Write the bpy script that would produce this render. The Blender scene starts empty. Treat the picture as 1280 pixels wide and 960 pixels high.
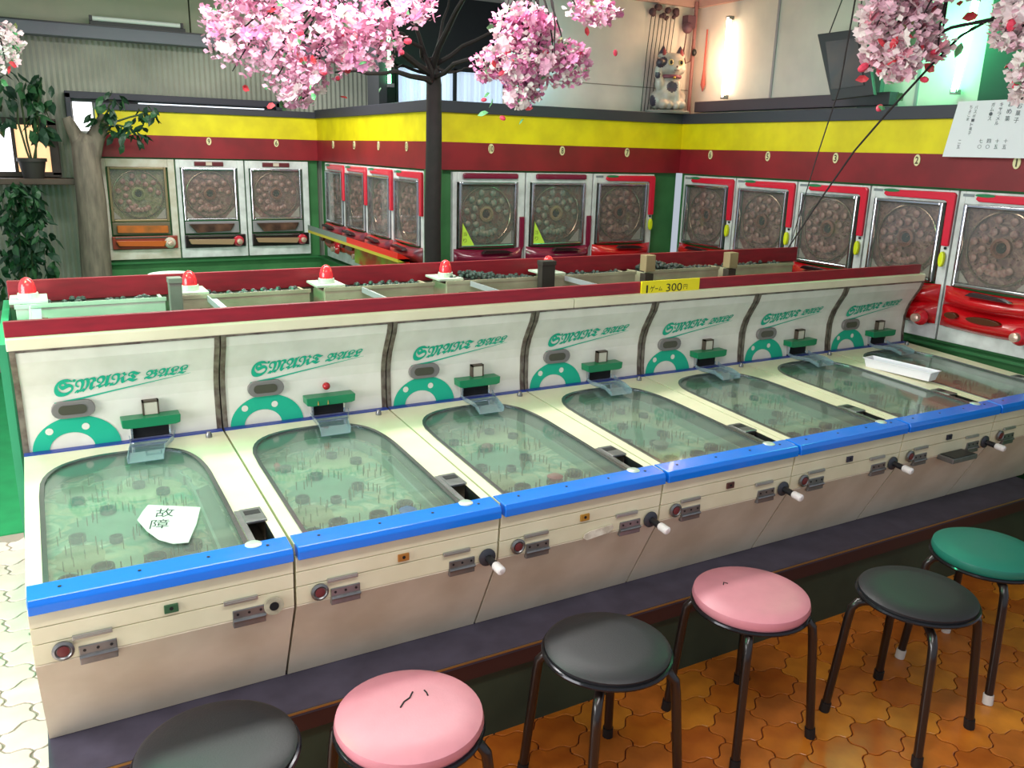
import bpy, bmesh, math, random
from mathutils import Vector, Matrix
from mathutils.geometry import tessellate_polygon
PI = math.pi
U = 0.57                      # one machine pitch in metres; everything below is laid out in pitches
C = bpy.context.scene.collection
sc = bpy.context.scene

# ------------------------------------------------------------------ camera
YAW, PITCH, ROLL, FPX = 0.5145, 0.2713, 0.0274, 1048.0
fw = Vector((math.sin(YAW)*math.cos(PITCH), math.cos(YAW)*math.cos(PITCH), -math.sin(PITCH)))
r0 = Vector((math.cos(YAW), -math.sin(YAW), 0)); u0 = r0.cross(fw)
rr = math.cos(ROLL)*r0 + math.sin(ROLL)*u0; uu = -math.sin(ROLL)*r0 + math.cos(ROLL)*u0
cam = bpy.data.cameras.new('camera'); co = bpy.data.objects.new('camera', cam); C.objects.link(co)
M = Matrix((rr, uu, -fw)).transposed().to_4x4(); M.translation = Vector((0.195, -3.245, 2.951))*U
co.matrix_world = M; cam.sensor_width = 36; cam.lens = FPX/1280*36; cam.clip_start = 0.05
sc.camera = co
# ------------------------------------------------------------------ world, lights, exposure
sc.view_settings.view_transform = 'Standard'; sc.view_settings.look = 'None'
sc.view_settings.gamma = 1; sc.view_settings.use_curve_mapping = False
sc.view_settings.exposure = 0.45
w = bpy.data.worlds.new('world'); sc.world = w; w.use_nodes = True
w.node_tree.nodes['Background'].inputs[0].default_value = (0.80, 0.88, 1.0, 1)
w.node_tree.nodes['Background'].inputs[1].default_value = 0.42

def area(name, loc, rot, sx, sy, power, col):
    l = bpy.data.lights.new(name, 'AREA'); l.shape = 'RECTANGLE'; l.size = sx*U; l.size_y = sy*U
    l.energy = power; l.color = col
    o = bpy.data.objects.new(name, l); C.objects.link(o); o.location = Vector(loc)*U; o.rotation_euler = rot
    return o
def point(name, loc, power, col, r=0.05):
    l = bpy.data.lights.new(name, 'POINT'); l.energy = power; l.color = col; l.shadow_soft_size = r
    o = bpy.data.objects.new(name, l); C.objects.link(o); o.location = Vector(loc)*U; return o
area('ceiling_fluorescent_light', (2.4, 2.6, 4.62), (0, 0, 0), 4.6, 0.5, 49, (1, 0.97, 0.93))
area('front_fill_light', (1.2, -2.2, 4.62), (0, 0, 0), 3.5, 0.5, 24, (1, 0.96, 0.95))  # added overhead fill near the camera, out of view
area('rear_fill_light', (2.2, 6.6, 4.62), (0, 0, 0), 3.0, 0.5, 36, (1, 0.97, 0.93))  # added fill to brighten the back wall at upper left
area('doorway_daylight', (-3.4, 0.2, 2.2), (0, math.radians(-68), 0), 2.6, 4.0, 80, (1, 0.98, 0.97))
point('green_neon_light', (-0.15, 1.7, 3.3), 30, (0.08, 1.0, 0.45), 0.12)

# ------------------------------------------------------------------ materials
def hx(s):
    v = [int(s[i:i+2], 16)/255 for i in (0, 2, 4)]
    return tuple(c/12.92 if c <= .04045 else ((c+.055)/1.055)**2.4 for c in v)+(1,)
_m = {}
def mat(name, col, rough=.5, metal=0, noise=0, nscale=8, col2=None, bump=0, bscale=40, emit=None, estr=0, spec=.5, coat=0, stretch=None, detail=6, lo=.35, hi=.65):
    if name in _m: return _m[name]
    m = bpy.data.materials.new(name); m.use_nodes = True; nt = m.node_tree; b = nt.nodes['Principled BSDF']
    c = hx(col) if isinstance(col, str) else col
    b.inputs['Base Color'].default_value = c; b.inputs['Roughness'].default_value = rough
    b.inputs['Metallic'].default_value = metal; b.inputs['Specular IOR Level'].default_value = spec
    b.inputs['Coat Weight'].default_value = coat
    if emit:
        b.inputs['Emission Color'].default_value = hx(emit); b.inputs['Emission Strength'].default_value = estr
    if noise or col2 or bump:
        tc = nt.nodes.new('ShaderNodeTexCoord'); mp = nt.nodes.new('ShaderNodeMapping')
        nt.links.new(tc.outputs['Object'], mp.inputs[0])
        if stretch: mp.inputs['Scale'].default_value = stretch
    if noise or col2:
        n = nt.nodes.new('ShaderNodeTexNoise'); n.inputs['Scale'].default_value = nscale; n.inputs['Detail'].default_value = detail
        nt.links.new(mp.outputs[0], n.inputs['Vector'])
        rp = nt.nodes.new('ShaderNodeValToRGB'); rp.color_ramp.elements[0].position = lo; rp.color_ramp.elements[1].position = hi
        c2 = hx(col2) if isinstance(col2, str) else tuple(x*(1-noise) for x in c[:3])+(1,)
        rp.color_ramp.elements[0].color = c2; rp.color_ramp.elements[1].color = c
        nt.links.new(n.outputs['Fac'], rp.inputs[0]); nt.links.new(rp.outputs[0], b.inputs['Base Color'])
    if bump:
        n2 = nt.nodes.new('ShaderNodeTexNoise'); n2.inputs['Scale'].default_value = bscale
        nt.links.new(mp.outputs[0], n2.inputs['Vector'])
        bp = nt.nodes.new('ShaderNodeBump'); bp.inputs['Strength'].default_value = bump; bp.inputs['Distance'].default_value = .004
        nt.links.new(n2.outputs['Fac'], bp.inputs['Height']); nt.links.new(bp.outputs[0], b.inputs['Normal'])
    _m[name] = m; return m
def field_mat(name, cols, scale, rough=.45):
    m = bpy.data.materials.new(name); m.use_nodes = True; nt = m.node_tree; b = nt.nodes['Principled BSDF']
    tc = nt.nodes.new('ShaderNodeTexCoord'); n = nt.nodes.new('ShaderNodeTexNoise')
    n.inputs['Scale'].default_value = scale; n.inputs['Detail'].default_value = 3; n.inputs['Distortion'].default_value = 1.2
    nt.links.new(tc.outputs['Object'], n.inputs['Vector'])
    rp = nt.nodes.new('ShaderNodeValToRGB'); el = rp.color_ramp.elements
    el[0].position = .3; el[0].color = hx(cols[0]); el[1].position = .72; el[1].color = hx(cols[-1])
    for i, c in enumerate(cols[1:-1]):
        e = el.new(.3+.42*(i+1)/(len(cols)-1)); e.color = hx(c)
    nt.links.new(n.outputs['Fac'], rp.inputs[0]); nt.links.new(rp.outputs[0], b.inputs['Base Color'])
    b.inputs['Roughness'].default_value = rough; return m
def glass_mat(name, tint, gloss=.12, haze=.06, hcol=(.75, .85, .8, 1)):
    m = bpy.data.materials.new(name); m.use_nodes = True; nt = m.node_tree; N = nt.nodes
    N.remove(N['Principled BSDF']); out = N['Material Output']
    t = N.new('ShaderNodeBsdfTransparent'); t.inputs[0].default_value = tint
    g = N.new('ShaderNodeBsdfGlossy'); g.inputs['Roughness'].default_value = .06
    d = N.new('ShaderNodeBsdfDiffuse'); d.inputs[0].default_value = hcol
    lw = N.new('ShaderNodeLayerWeight'); lw.inputs['Blend'].default_value = .5
    fr = N.new('ShaderNodeMath'); fr.operation = 'POWER'; fr.inputs[1].default_value = 4.0
    nt.links.new(lw.outputs['Facing'], fr.inputs[0])
    mu = N.new('ShaderNodeMath'); mu.operation = 'MULTIPLY_ADD'; mu.inputs[1].default_value = .8; mu.inputs[2].default_value = gloss*.3
    nt.links.new(fr.outputs[0], mu.inputs[0])
    m1 = N.new('ShaderNodeMixShader'); m1.inputs[0].default_value = haze
    nt.links.new(t.outputs[0], m1.inputs[1]); nt.links.new(d.outputs[0], m1.inputs[2])
    m2 = N.new('ShaderNodeMixShader'); nt.links.new(mu.outputs[0], m2.inputs[0])
    nt.links.new(m1.outputs[0], m2.inputs[1]); nt.links.new(g.outputs[0], m2.inputs[2])
    nt.links.new(m2.outputs[0], out.inputs[0]); return m

CREAM = mat('cream_paint', 'EFEBCB', .38, col2='E2DDBB', nscale=5, bump=.05)
BOARD = mat('board_white', 'E6E6DA', .35, col2='D3D3C4', nscale=7, lo=.3, hi=.6)
PANEL = mat('panel_beige', 'E2D8C2', .55, col2='D2C6AE', nscale=6)
BLUE = mat('rail_blue', '0A7CF0', .22, noise=.08, nscale=6, coat=.3)
FRAME = mat('worn_metal', '8C8578', .4, .5, col2='5A4B45', nscale=30)
CHROME = mat('chrome', 'C9CCD2', .16, 1)
STEEL = mat('steel', '8F9090', .35, .8, noise=.2, nscale=30)
BLACK = mat('black_plastic', '17181C', .4)
HOLE = mat('dark_hole', '0B0B0E', .8)
REDBRD = mat('red_board', '9B1A2C', .42, col2='861827', nscale=9, stretch=(1, 1, 6))
REDBAND = mat('red_band', '8C1824', .45, col2='76141E', nscale=5)
YELLOW = mat('yellow_band', 'E6D600', .5, col2='D2C000', nscale=6)
GREENW = mat('green_wall', '3E7A46', .6, col2='2F6638', nscale=5)
TEAL = mat('teal_ink', '08B08C', .5)
GREENP = mat('green_bracket', '0C8052', .35)
WHITEF = mat('white_frame', 'D9DCDC', .4, col2='BDBFBF', nscale=12)
DARKW = mat('dark_ledge', '34343F', .5)
WALLW = mat('wall_white', 'D2CBC4', .8, col2='BFB9B5', nscale=3)
CLEAR = glass_mat('clear_glass', (.86, .93, .89, 1), .15, .09)  # diffuse haze: dirt film plus the bright ceiling's milky reflection, mixed into the colour
PGLASS = glass_mat('pachinko_glass', (.90, .88, .88, 1), .12, .05)
PLASTIC = glass_mat('chute_plastic', (.72, .84, .90, 1), .3, .26, (.55, .68, .76, 1))

# ------------------------------------------------------------------ mesh helper
class B:
    def __init__(s): s.v = []; s.f = []
    def add(s, vs, fs):
        k = len(s.v); s.v += [tuple(v) for v in vs]; s.f += [tuple(i+k for i in f) for f in fs]; return s
    def box(s, a, b):
        x0, y0, z0 = a; x1, y1, z1 = b
        return s.add([(x0,y0,z0),(x1,y0,z0),(x1,y1,z0),(x0,y1,z0),(x0,y0,z1),(x1,y0,z1),(x1,y1,z1),(x0,y1,z1)],
                     [(0,3,2,1),(4,5,6,7),(0,1,5,4),(1,2,6,5),(2,3,7,6),(3,0,4,7)])
    def prism(s, pts, x0, x1, ax=0):
        # pts 2-D polygon; ax=0 -> (y,z) swept in x; 1 -> (x,z) swept in y; 2 -> (x,y) swept in z
        def P(p, t): return [(t,p[0],p[1]), (p[0],t,p[1]), (p[0],p[1],t)][ax]
        n = len(pts); vs = [P(p, x0) for p in pts]+[P(p, x1) for p in pts]
        tri = tessellate_polygon([[Vector((p[0], p[1], 0)) for p in pts]])
        fs = [tuple(t) for t in tri]+[tuple(i+n for i in reversed(t)) for t in tri]
        fs += [(i, (i+1) % n, n+(i+1) % n, n+i) for i in range(n)]
        return s.add(vs, fs)
    def tube(s, pts, r, n=8, cap=True):
        pts = [Vector(p) for p in pts]; rs = r if isinstance(r, (list, tuple)) else [r]*len(pts)
        rings = []; prev = None
        for i, p in enumerate(pts):
            d = (pts[min(i+1, len(pts)-1)]-pts[max(i-1, 0)]).normalized()
            if prev is None: a = d.orthogonal().normalized()
            else:
                a = prev-d*prev.dot(d); a = a.normalized() if a.length > 1e-6 else d.orthogonal().normalized()
            prev = a; b = d.cross(a)
            rings.append([p+(a*math.cos(2*PI*k/n)+b*math.sin(2*PI*k/n))*rs[i] for k in range(n)])
        vs = [v for g in rings for v in g]; fs = []
        for i in range(len(pts)-1):
            for k in range(n):
                fs.append((i*n+k, i*n+(k+1) % n, (i+1)*n+(k+1) % n, (i+1)*n+k))
        if cap: fs += [tuple(range(n-1, -1, -1)), tuple(range((len(pts)-1)*n, len(pts)*n))]
        return s.add(vs, fs)
    def lathe(s, prof, c=(0,0,0), n=24, axis='z', sx=1, sy=1):
        vs = []; fs = []
        for r, h in prof:
            for k in range(n):
                a = 2*PI*k/n; x, y = r*math.cos(a)*sx, r*math.sin(a)*sy
                v = {'z': (x, y, h), 'y': (x, h, y), 'x': (h, x, y)}[axis]
                vs.append((c[0]+v[0], c[1]+v[1], c[2]+v[2]))
        m = len(prof)
        for i in range(m-1):
            for k in range(n): fs.append((i*n+k, i*n+(k+1) % n, (i+1)*n+(k+1) % n, (i+1)*n+k))
        fs += [tuple(range(n-1, -1, -1)), tuple(range((m-1)*n, m*n))]
        return s.add(vs, fs)
    def ball(s, c, r, n=12, m=7, sc3=(1,1,1)):
        prof = [(max(math.sin(PI*i/m), .02)*1.0, -math.cos(PI*i/m)) for i in range(m+1)]
        vs = []; fs = []
        for rad, h in prof:
            for k in range(n):
                a = 2*PI*k/n; vs.append((c[0]+r*rad*math.cos(a)*sc3[0], c[1]+r*rad*math.sin(a)*sc3[1], c[2]+r*h*sc3[2]))
        for i in range(m):
            for k in range(n): fs.append((i*n+k, i*n+(k+1) % n, (i+1)*n+(k+1) % n, (i+1)*n+k))
        fs += [tuple(range(n-1, -1, -1)), tuple(range(m*n, (m+1)*n))]
        return s.add(vs, fs)
    def mesh(s, name, m, off=(0,0,0), smooth=False):
        me = bpy.data.meshes.new(name)
        me.from_pydata([((v[0]-off[0])*U, (v[1]-off[1])*U, (v[2]-off[2])*U) for v in s.v], [], s.f)
        bm = bmesh.new(); bm.from_mesh(me); bmesh.ops.recalc_face_normals(bm, faces=bm.faces); bm.to_mesh(me); bm.free()
        if smooth:
            for p in me.polygons: p.use_smooth = True
            try: me.set_sharp_from_angle(angle=math.radians(40))
            except Exception: pass
        if m: me.materials.append(m)
        me.update(); return me
    def build(s, name, m, parent=None, off=None, smooth=False, bevel=0):
        if off is None: off = parent.get('_o', (0,0,0)) if parent else (0,0,0)
        o = bpy.data.objects.new(name, s.mesh(name, m, off, smooth)); C.objects.link(o)
        if parent: o.parent = parent; o['_o'] = tuple(off)
        if bevel:
            md = o.modifiers.new('bevel', 'BEVEL'); md.width = bevel*U; md.segments = 2; md.limit_method = 'ANGLE'
        return o
def thing(name, label, cat, loc=(0,0,0), rotz=0, group=None, origin=None):
    o = bpy.data.objects.new(name, None); C.objects.link(o); o.empty_display_size = .05
    o.location = Vector(loc)*U; o.rotation_euler = (0, 0, rotz); o['label'] = label; o['category'] = cat
    o['_o'] = tuple(origin if origin is not None else (0,0,0))
    if group: o['group'] = group
    return o
def tag(o, label, cat, group=None):
    o['label'] = label; o['category'] = cat
    if group: o['group'] = group
    return o
def rest(o, loc): o.location = Vector(loc)*U; return o
def struct(name, b, m, **k):
    o = b.build(name, m, **k); o['kind'] = 'structure'; return o
def copy_tree(o, parent=None, skip=()):
    c = o.copy(); C.objects.link(c)
    if parent: c.parent = parent
    for ch in list(o.children):
        if ch.name.split('.')[0] in skip: continue
        copy_tree(ch, c, skip)
    return c
_t = {}
def text2d(s, bold=0):
    if (s, bold) in _t: return _t[(s, bold)]
    cu = bpy.data.curves.new('t', 'FONT'); cu.body = s; cu.size = 1; cu.resolution_u = 3; cu.offset = bold
    o = bpy.data.objects.new('t', cu); C.objects.link(o); bpy.context.view_layer.update()
    me = o.evaluated_get(bpy.context.evaluated_depsgraph_get()).to_mesh()
    r = ([(v.co.x, v.co.y) for v in me.vertices], [tuple(p.vertices) for p in me.polygons])
    bpy.data.objects.remove(o); bpy.data.curves.remove(cu); _t[(s, bold)] = r; return r
def put_text(b, s, fn, bold=0, w=None, h=None):
    vs, fs = text2d(s, bold)
    if not vs: return b
    x0 = min(v[0] for v in vs); x1 = max(v[0] for v in vs); y0 = min(v[1] for v in vs); y1 = max(v[1] for v in vs)
    return b.add([fn((v[0]-x0)/(x1-x0), (v[1]-y0)/(y1-y0)) for v in vs], fs)

# ------------------------------------------------------------------ the room
YM, XR, XO, YL, WM = 5.035, 7.15, 3.82, 9.02, 0.9017
floor = struct('floor', B().box((-3.5,-5,-.06), (9,9.3,-.008)), mat('grout', '6B2C10', .8, col2='5A2008', nscale=12))
cg = struct('trim_1', B().box((-3.5,3.77,-.008), (XO,9.1,.006)), mat('green_carpet', '1F9A5C', .8, noise=.15, nscale=9, bump=.3, bscale=300))
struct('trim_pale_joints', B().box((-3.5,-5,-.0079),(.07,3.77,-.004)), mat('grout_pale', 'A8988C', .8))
# interlocking lobed floor tiles
TILE = [mat('tile_orange_%d' % i, c, .3, col2=d, nscale=9, bump=.12, bscale=25) for i, (c, d) in enumerate([('C87620', 'AC5A18'), ('D08428', 'B26A1E'), ('BC681E', 'A05014'), ('C47028', 'A45A1C')])]
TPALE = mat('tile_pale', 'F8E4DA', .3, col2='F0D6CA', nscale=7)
TA, TB = .30, .27
def tile_outline():
    pts = [(-.5*TA, -.18*TB), (0, -.5*TB-.02), (.5*TA, -.18*TB), (.5*TA, .32*TB), (0, .5*TB+.09*TB-.02+.02), (-.5*TA, .32*TB)]
    hexp = [(-TA/2, -TB*.25), (0, -TB*.5), (TA/2, -TB*.25), (TA/2, TB*.25), (0, TB*.5), (-TA/2, TB*.25)]
    out = []
    for i in range(6):
        a = Vector(hexp[i]); b = Vector(hexp[(i+1) % 6]); d = b-a; n = Vector((d.y, -d.x)).normalized()
        for k in range(6):
            t = k/6; out.append(a+d*t+n*(.017*math.sin(2*PI*t)+.005*math.sin(6*PI*t)))
    return [(p.x*.972, p.y*.972) for p in out]
tl = tile_outline()
tb = B(); n = len(tl)
tb.add([(p[0],p[1],-.008) for p in tl]+[(p[0],p[1],.0) for p in tl]+[(p[0]*.97,p[1]*.97,.002) for p in tl],
       [(i,(i+1)%n,n+(i+1)%n,n+i) for i in range(n)]+[(n+i,n+(i+1)%n,2*n+(i+1)%n,2*n+i) for i in range(n)]+[tuple(range(2*n,3*n))])
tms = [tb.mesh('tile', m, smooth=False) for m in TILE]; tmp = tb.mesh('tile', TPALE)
rnd = random.Random(3); far = B(); farp = B(); cnt = 0
ex, ey = TA, TB*.75
for j in range(-14, 22):
    for i in range(-5, 28):
        x = -1.0+i*ex+(j % 2)*ex/2; y = -.1+j*ey
        if y > 3.7 or x > 7.6 or x < -2.2: continue
        if x > .1 and y > .25: continue
        near = (-.42 < x < .1 and -.4 < y < 3.7) or (1.2 < x < 7.2 and -1.45-.02*x < y < .2 and y > -1.9+.1*(x-1.2) and y > -1.75)
        if near and cnt < 296:
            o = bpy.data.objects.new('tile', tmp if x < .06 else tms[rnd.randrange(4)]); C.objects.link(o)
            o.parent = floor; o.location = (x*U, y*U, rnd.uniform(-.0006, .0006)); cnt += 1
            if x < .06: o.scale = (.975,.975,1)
        else:
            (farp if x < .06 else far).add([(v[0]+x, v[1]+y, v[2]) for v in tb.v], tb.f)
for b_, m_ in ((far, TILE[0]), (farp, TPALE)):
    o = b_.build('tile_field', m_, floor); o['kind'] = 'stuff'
struct('ceiling', B().box((-3.5,-5,4.76), (9,9.3,4.86)), mat('ceiling_pink', 'D8CDCB', .8))

# left back wall, corrugated above the bands
cor = B(); nx = 420; xa, xb = -2.2, 4.75
vs = []
for i in range(nx+1):
    x = xa+(xb-xa)*i/nx; y = YL+.14+.012*math.sin(2*PI*(x-xa)/.0662)
    vs += [(x, y, 0), (x, y, 4.2)]
cor.add(vs, [(2*i, 2*i+2, 2*i+3, 2*i+1) for i in range(nx)])
CORR = mat('corrugated_grey', 'A2A396', .55, col2='8B8C80', nscale=3)
WDARK = mat('wall_dark', '23262B', .8)
struct('wall_back_left', B().box((-2.2,YL+.17,0), (4.75,YL+.25,4.76)), mat('wall_olive', '8A8A78', .8, noise=.12, nscale=3))
struct('trim_2', cor, CORR, smooth=True)
for i, (a, b_) in enumerate([(-2.2, -.35), (-.34, 2.2), (2.22, 4.75)]):   # smooth sheets above the beam
    struct('trim_3', B().box((a,YL+.06,4.26), (b_,YL+.16,4.76)), mat('sheet_olive', 'B0B09A', .7, noise=.1, nscale=4))
struct('trim_4', B().box((-2.2,YL-.12,4.14), (4.75,YL+.12,4.29)), mat('beam_grey', '6C6E78', .6), bevel=.008)
struct('trim_5', B().box((-2.2,YL-.13,4.285), (4.75,YL+.1,4.3)), BLACK)

def partition(name, p0, p1, front, z0=0, z1=3.36):
    pass
# partitions behind the machines: bands, ledges, skirts
def bands(n, a, b_, nrm, lip=.02):
    """a,b_ = floor points along the wall front; nrm = outward (towards the aisle)"""
    a = Vector((*a, 0)); b_ = Vector((*b_, 0)); nv = Vector((*nrm, 0))
    def slab(z0, z1, out, back):
        p = [a+nv*out, b_+nv*out, b_-nv*back, a-nv*back]
        return B().add([(q.x,q.y,z0) for q in p]+[(q.x,q.y,z1) for q in p], [(0,3,2,1),(4,5,6,7),(0,1,5,4),(1,2,6,5),(2,3,7,6),(3,0,4,7)])
    struct('wall_'+n, slab(0, 3.36, -.07, .15), GREENW)
    sk = struct('baseboard_'+n, slab(0.01, 1.36, -.0, .069), GREENW)
    struct('trim_red_'+n, slab(2.74, 3.022, .004, .069), REDBAND)
    struct('trim_yellow_'+n, slab(3.022, 3.315, .0, .069), YELLOW)
    struct('trim_ledge_'+n, slab(3.315, 3.43 if n != 'left' else 3.40, .03, .3 if n != 'left' else .05), DARKW, bevel=.005)
    struct('trim_sill_'+n, slab(1.36, 1.385, .05, .069), mat('green_sill', '2B6A3C', .5))
    struct('trim_filler_'+n, slab(1.385, 2.74, -.055, .069), GREENW)
bands('left', (.985, YL), (XO, YL), (0, -1))
bands('angle', (XO, YL), (XO, YM+.003), (-1, 0))
bands('back', (XO+.004, YM), (XR, YM), (0, -1))
bands('right', (XR, YM), (XR, -1.2), (-1, 0))
struct('trim_corner', B().lathe([(.07,0),(.07,2.74)], (XO+.02,YM+.0,0), 16), GREENW, smooth=True)

# upper walls
UY, UX = 5.28, 7.45
struct('wall_upper_back', B().box((4.86,UY,3.3), (UX+.1,UY+.12,4.76)), WALLW)
struct('wall_upper_right', B().box((UX,-1.5,3.3), (UX+.1,UY,4.76)), WALLW)
struct('trim_seam', B().box((4.87,UY-.006,3.72), (7.45,UY,3.727)), mat('crack', '7A6E66', .9))
struct('trim_pole', B().tube([(7.36,5.2,3.43),(7.36,5.2,4.72)], .022, 8), mat('pink_pipe', '8A5A5A', .5), smooth=True)
struct('trim_cornice', B().box((4.87,UY-.06,4.66), (UX,UY,4.76)).box((UX-.06,-1.5,4.66), (UX,UY,4.76)), mat('cornice', 'B08E88', .7))
struct('trim_board', B().box((UX-.13,2.3,3.46), (UX,5.05,3.58)), mat('board_dark', '453C48', .6), bevel=.006)
struct('trim_panel_seam', B().box((UX-.012,3.93,3.58), (UX,3.96,4.66)).box((UX-.012,2.1,3.43),(UX,2.13,4.66)), mat('seam', '8E8A92', .8))
struct('trim_grey_post', B().box((UX-.06,2.48,3.43), (UX,2.72,4.66)), mat('post_grey', '6E7074', .6))
struct('trim_dark_panel', B().box((UX-.05,-1.5,3.43), (UX,1.48,4.66)), mat('panel_green_dark', '1E4A3C', .7))
# dark bay above the partition, with a curtained window
struct('wall_bay', B().box((3.9,7.0,3.0), (4.25,7.1,4.76)).box((4.25,7.0,3.93), (7.2,7.1,4.76)).box((6.06,7.0,3.0),(7.2,7.1,3.93)).box((4.25,7.0,3.0),(6.06,7.1,3.4)), WDARK)
CURT = mat('curtain_bright', 'DCE6F2', .8, emit='C8DCF4', estr=.55)
cur = B(); vs = []
for i in range(121):
    x = 4.25+1.81*i/120; y = 7.08+.02*math.sin(i*.62)+.008*math.sin(i*1.9); vs += [(x,y,3.4),(x,y,3.93)]
cur.add(vs, [(2*i,2*i+2,2*i+3,2*i+1) for i in range(120)])
win = struct('window_1', B().box((4.22,6.96,3.9),(6.09,7.0,3.96)).box((4.22,6.96,3.37),(6.09,7.0,3.41)).box((5.0,6.96,3.4),(5.04,7.0,3.93)).box((4.22,6.96,3.4),(4.25,7.0,3.93)), WDARK)
cur.build('curtain', CURT, win, smooth=True)
struct('trim_6', B().box((3.9,6.7,3.4), (4.0,7.0,4.7)), WDARK)

# small lit window on the left with its sill
w2 = struct('window_2', B().box((.43,YL-.02,2.5),(.53,YL+.14,3.16)).box((-.7,YL-.02,3.1),(.53,YL+.14,3.18)).box((-.7,YL-.02,2.48),(.53,YL+.14,2.54)).box((.03,YL+.0,2.54),(.07,YL+.12,3.1)), mat('window_frame_brown', '3A2A26', .6), bevel=.006)
B().box((.07,YL+.06,2.54),(.43,YL+.09,3.1)).build('pane', mat('pane_warm', 'F2C9A0', .6, emit='FFC690', estr=.9), w2)
B().box((-.7,YL+.06,2.54),(.03,YL+.09,3.1)).build('pane', mat('pane_white', 'FFFFFF', .6, emit='F4F2FF', estr=1.6), w2)
struct('trim_7', B().box((-.7,YL-.3,2.40),(.66,YL+.1,2.47)), mat('sill_wood', '4A3A2E', .55, noise=.3, nscale=6), bevel=.006)
# narrow transom window over the yellow band
w3 = struct('window_3', B().box((.66,YL-.04,3.44),(3.35,YL+.12,3.52)).box((.66,YL-.04,2.95),(.72,YL+.12,3.5)).box((3.25,YL-.04,3.40),(3.35,YL+.12,3.5)), mat('frame_navy', '262433', .5), bevel=.005)
B().box((.72,YL+.06,3.40),(3.3,YL+.1,3.45)).build('louvre', BLACK, w3)
B().box((1.5,YL+.03,3.405),(3.1,YL+.05,3.418)).build('light_gap', mat('gap_light', 'FFFFFF', .5, emit='E8F0FF', estr=1.2), w3)
B().box((.74,YL+.08,3.05),(.96,YL+.1,3.44)).build('pane', mat('pane_white', 'FFFFFF'), w3)

# ------------------------------------------------------------------ smart ball machines
ZP = .517
def zt(y): return 1.302+.0427*y
BPF = [(1.33,1.545),(1.45,1.560),(1.60,1.562),(1.66,1.552),(1.73,1.528),(1.80,1.490),(1.87,1.450),(1.935,1.430)]
def yb(z):
    for (a, ya), (b_, yb_) in zip(BPF, BPF[1:]):
        if z <= b_: return ya+(yb_-ya)*(z-a)/(b_-a)
    return BPF[-1][1]
def bez(a, b_, c, d, n):
    return [tuple(((1-t)**3*a[k]+3*(1-t)**2*t*b_[k]+3*(1-t)*t*t*c[k]+t**3*d[k]) for k in (0,1)) for t in [i/n for i in range(n)]]
OUT = [(.835,.09),(.835,.55)]+bez((.83,.95),(.815,1.25),(.74,1.385),(.52,1.385),12)+bez((.50,1.385),(.30,1.39),(.07,1.38),(.065,1.02),12)+[(.065,.95),(.065,.5),(.065,.09)]
def inset(poly, d):
    n = len(poly); r = []
    for i in range(n):
        a = Vector(poly[i-1]); b_ = Vector(poly[i]); c = Vector(poly[(i+1) % n])
        e1 = (b_-a).normalized(); e2 = (c-b_).normalized(); nn = Vector((-(e1+e2).y, (e1+e2).x)).normalized()
        k = max(.5, nn.dot(Vector((-e1.y, e1.x)))); r.append(tuple(b_+nn*d/k))
    return r
def ring(o1, o2, za, zb_):
    n = len(o1); return B().add([(p[0],p[1],zt(p[1])+za) for p in o1]+[(p[0],p[1],zt(p[1])+zb_) for p in o2], [(i,(i+1)%n,n+(i+1)%n,n+i) for i in range(n)])
def sheet(poly, dz, th=None):
    tri = tessellate_polygon([[Vector((p[0],p[1],0)) for p in poly]]); n = len(poly)
    b = B()
    if th is None: return b.add([(p[0],p[1],zt(p[1])+dz) for p in poly], [tuple(t) for t in tri])
    vs = [(p[0],p[1],zt(p[1])+dz) for p in poly]+[(p[0],p[1],zt(p[1])+dz-th) for p in poly]
    return b.add(vs, [tuple(t) for t in tri]+[tuple(i+n for i in reversed(t)) for t in tri]+[(i,(i+1)%n,n+(i+1)%n,n+i) for i in range(n)])
FIELD = field_mat('playfield_print', ['5B6E58', '8FA48C', 'B4AE90', '6F9C86', 'C9C7B0', '7A8A70', 'A8B8A4'], 7)
def bb_poly(b, pts, lift=.004):
    """polygon given in board coordinates (x, z), laid on the curved board"""
    tri = tessellate_polygon([[Vector((p[0],p[1],0)) for p in pts]])
    return b.add([(p[0], yb(p[1])-lift, p[1]) for p in pts], [tuple(t) for t in tri])
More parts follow.
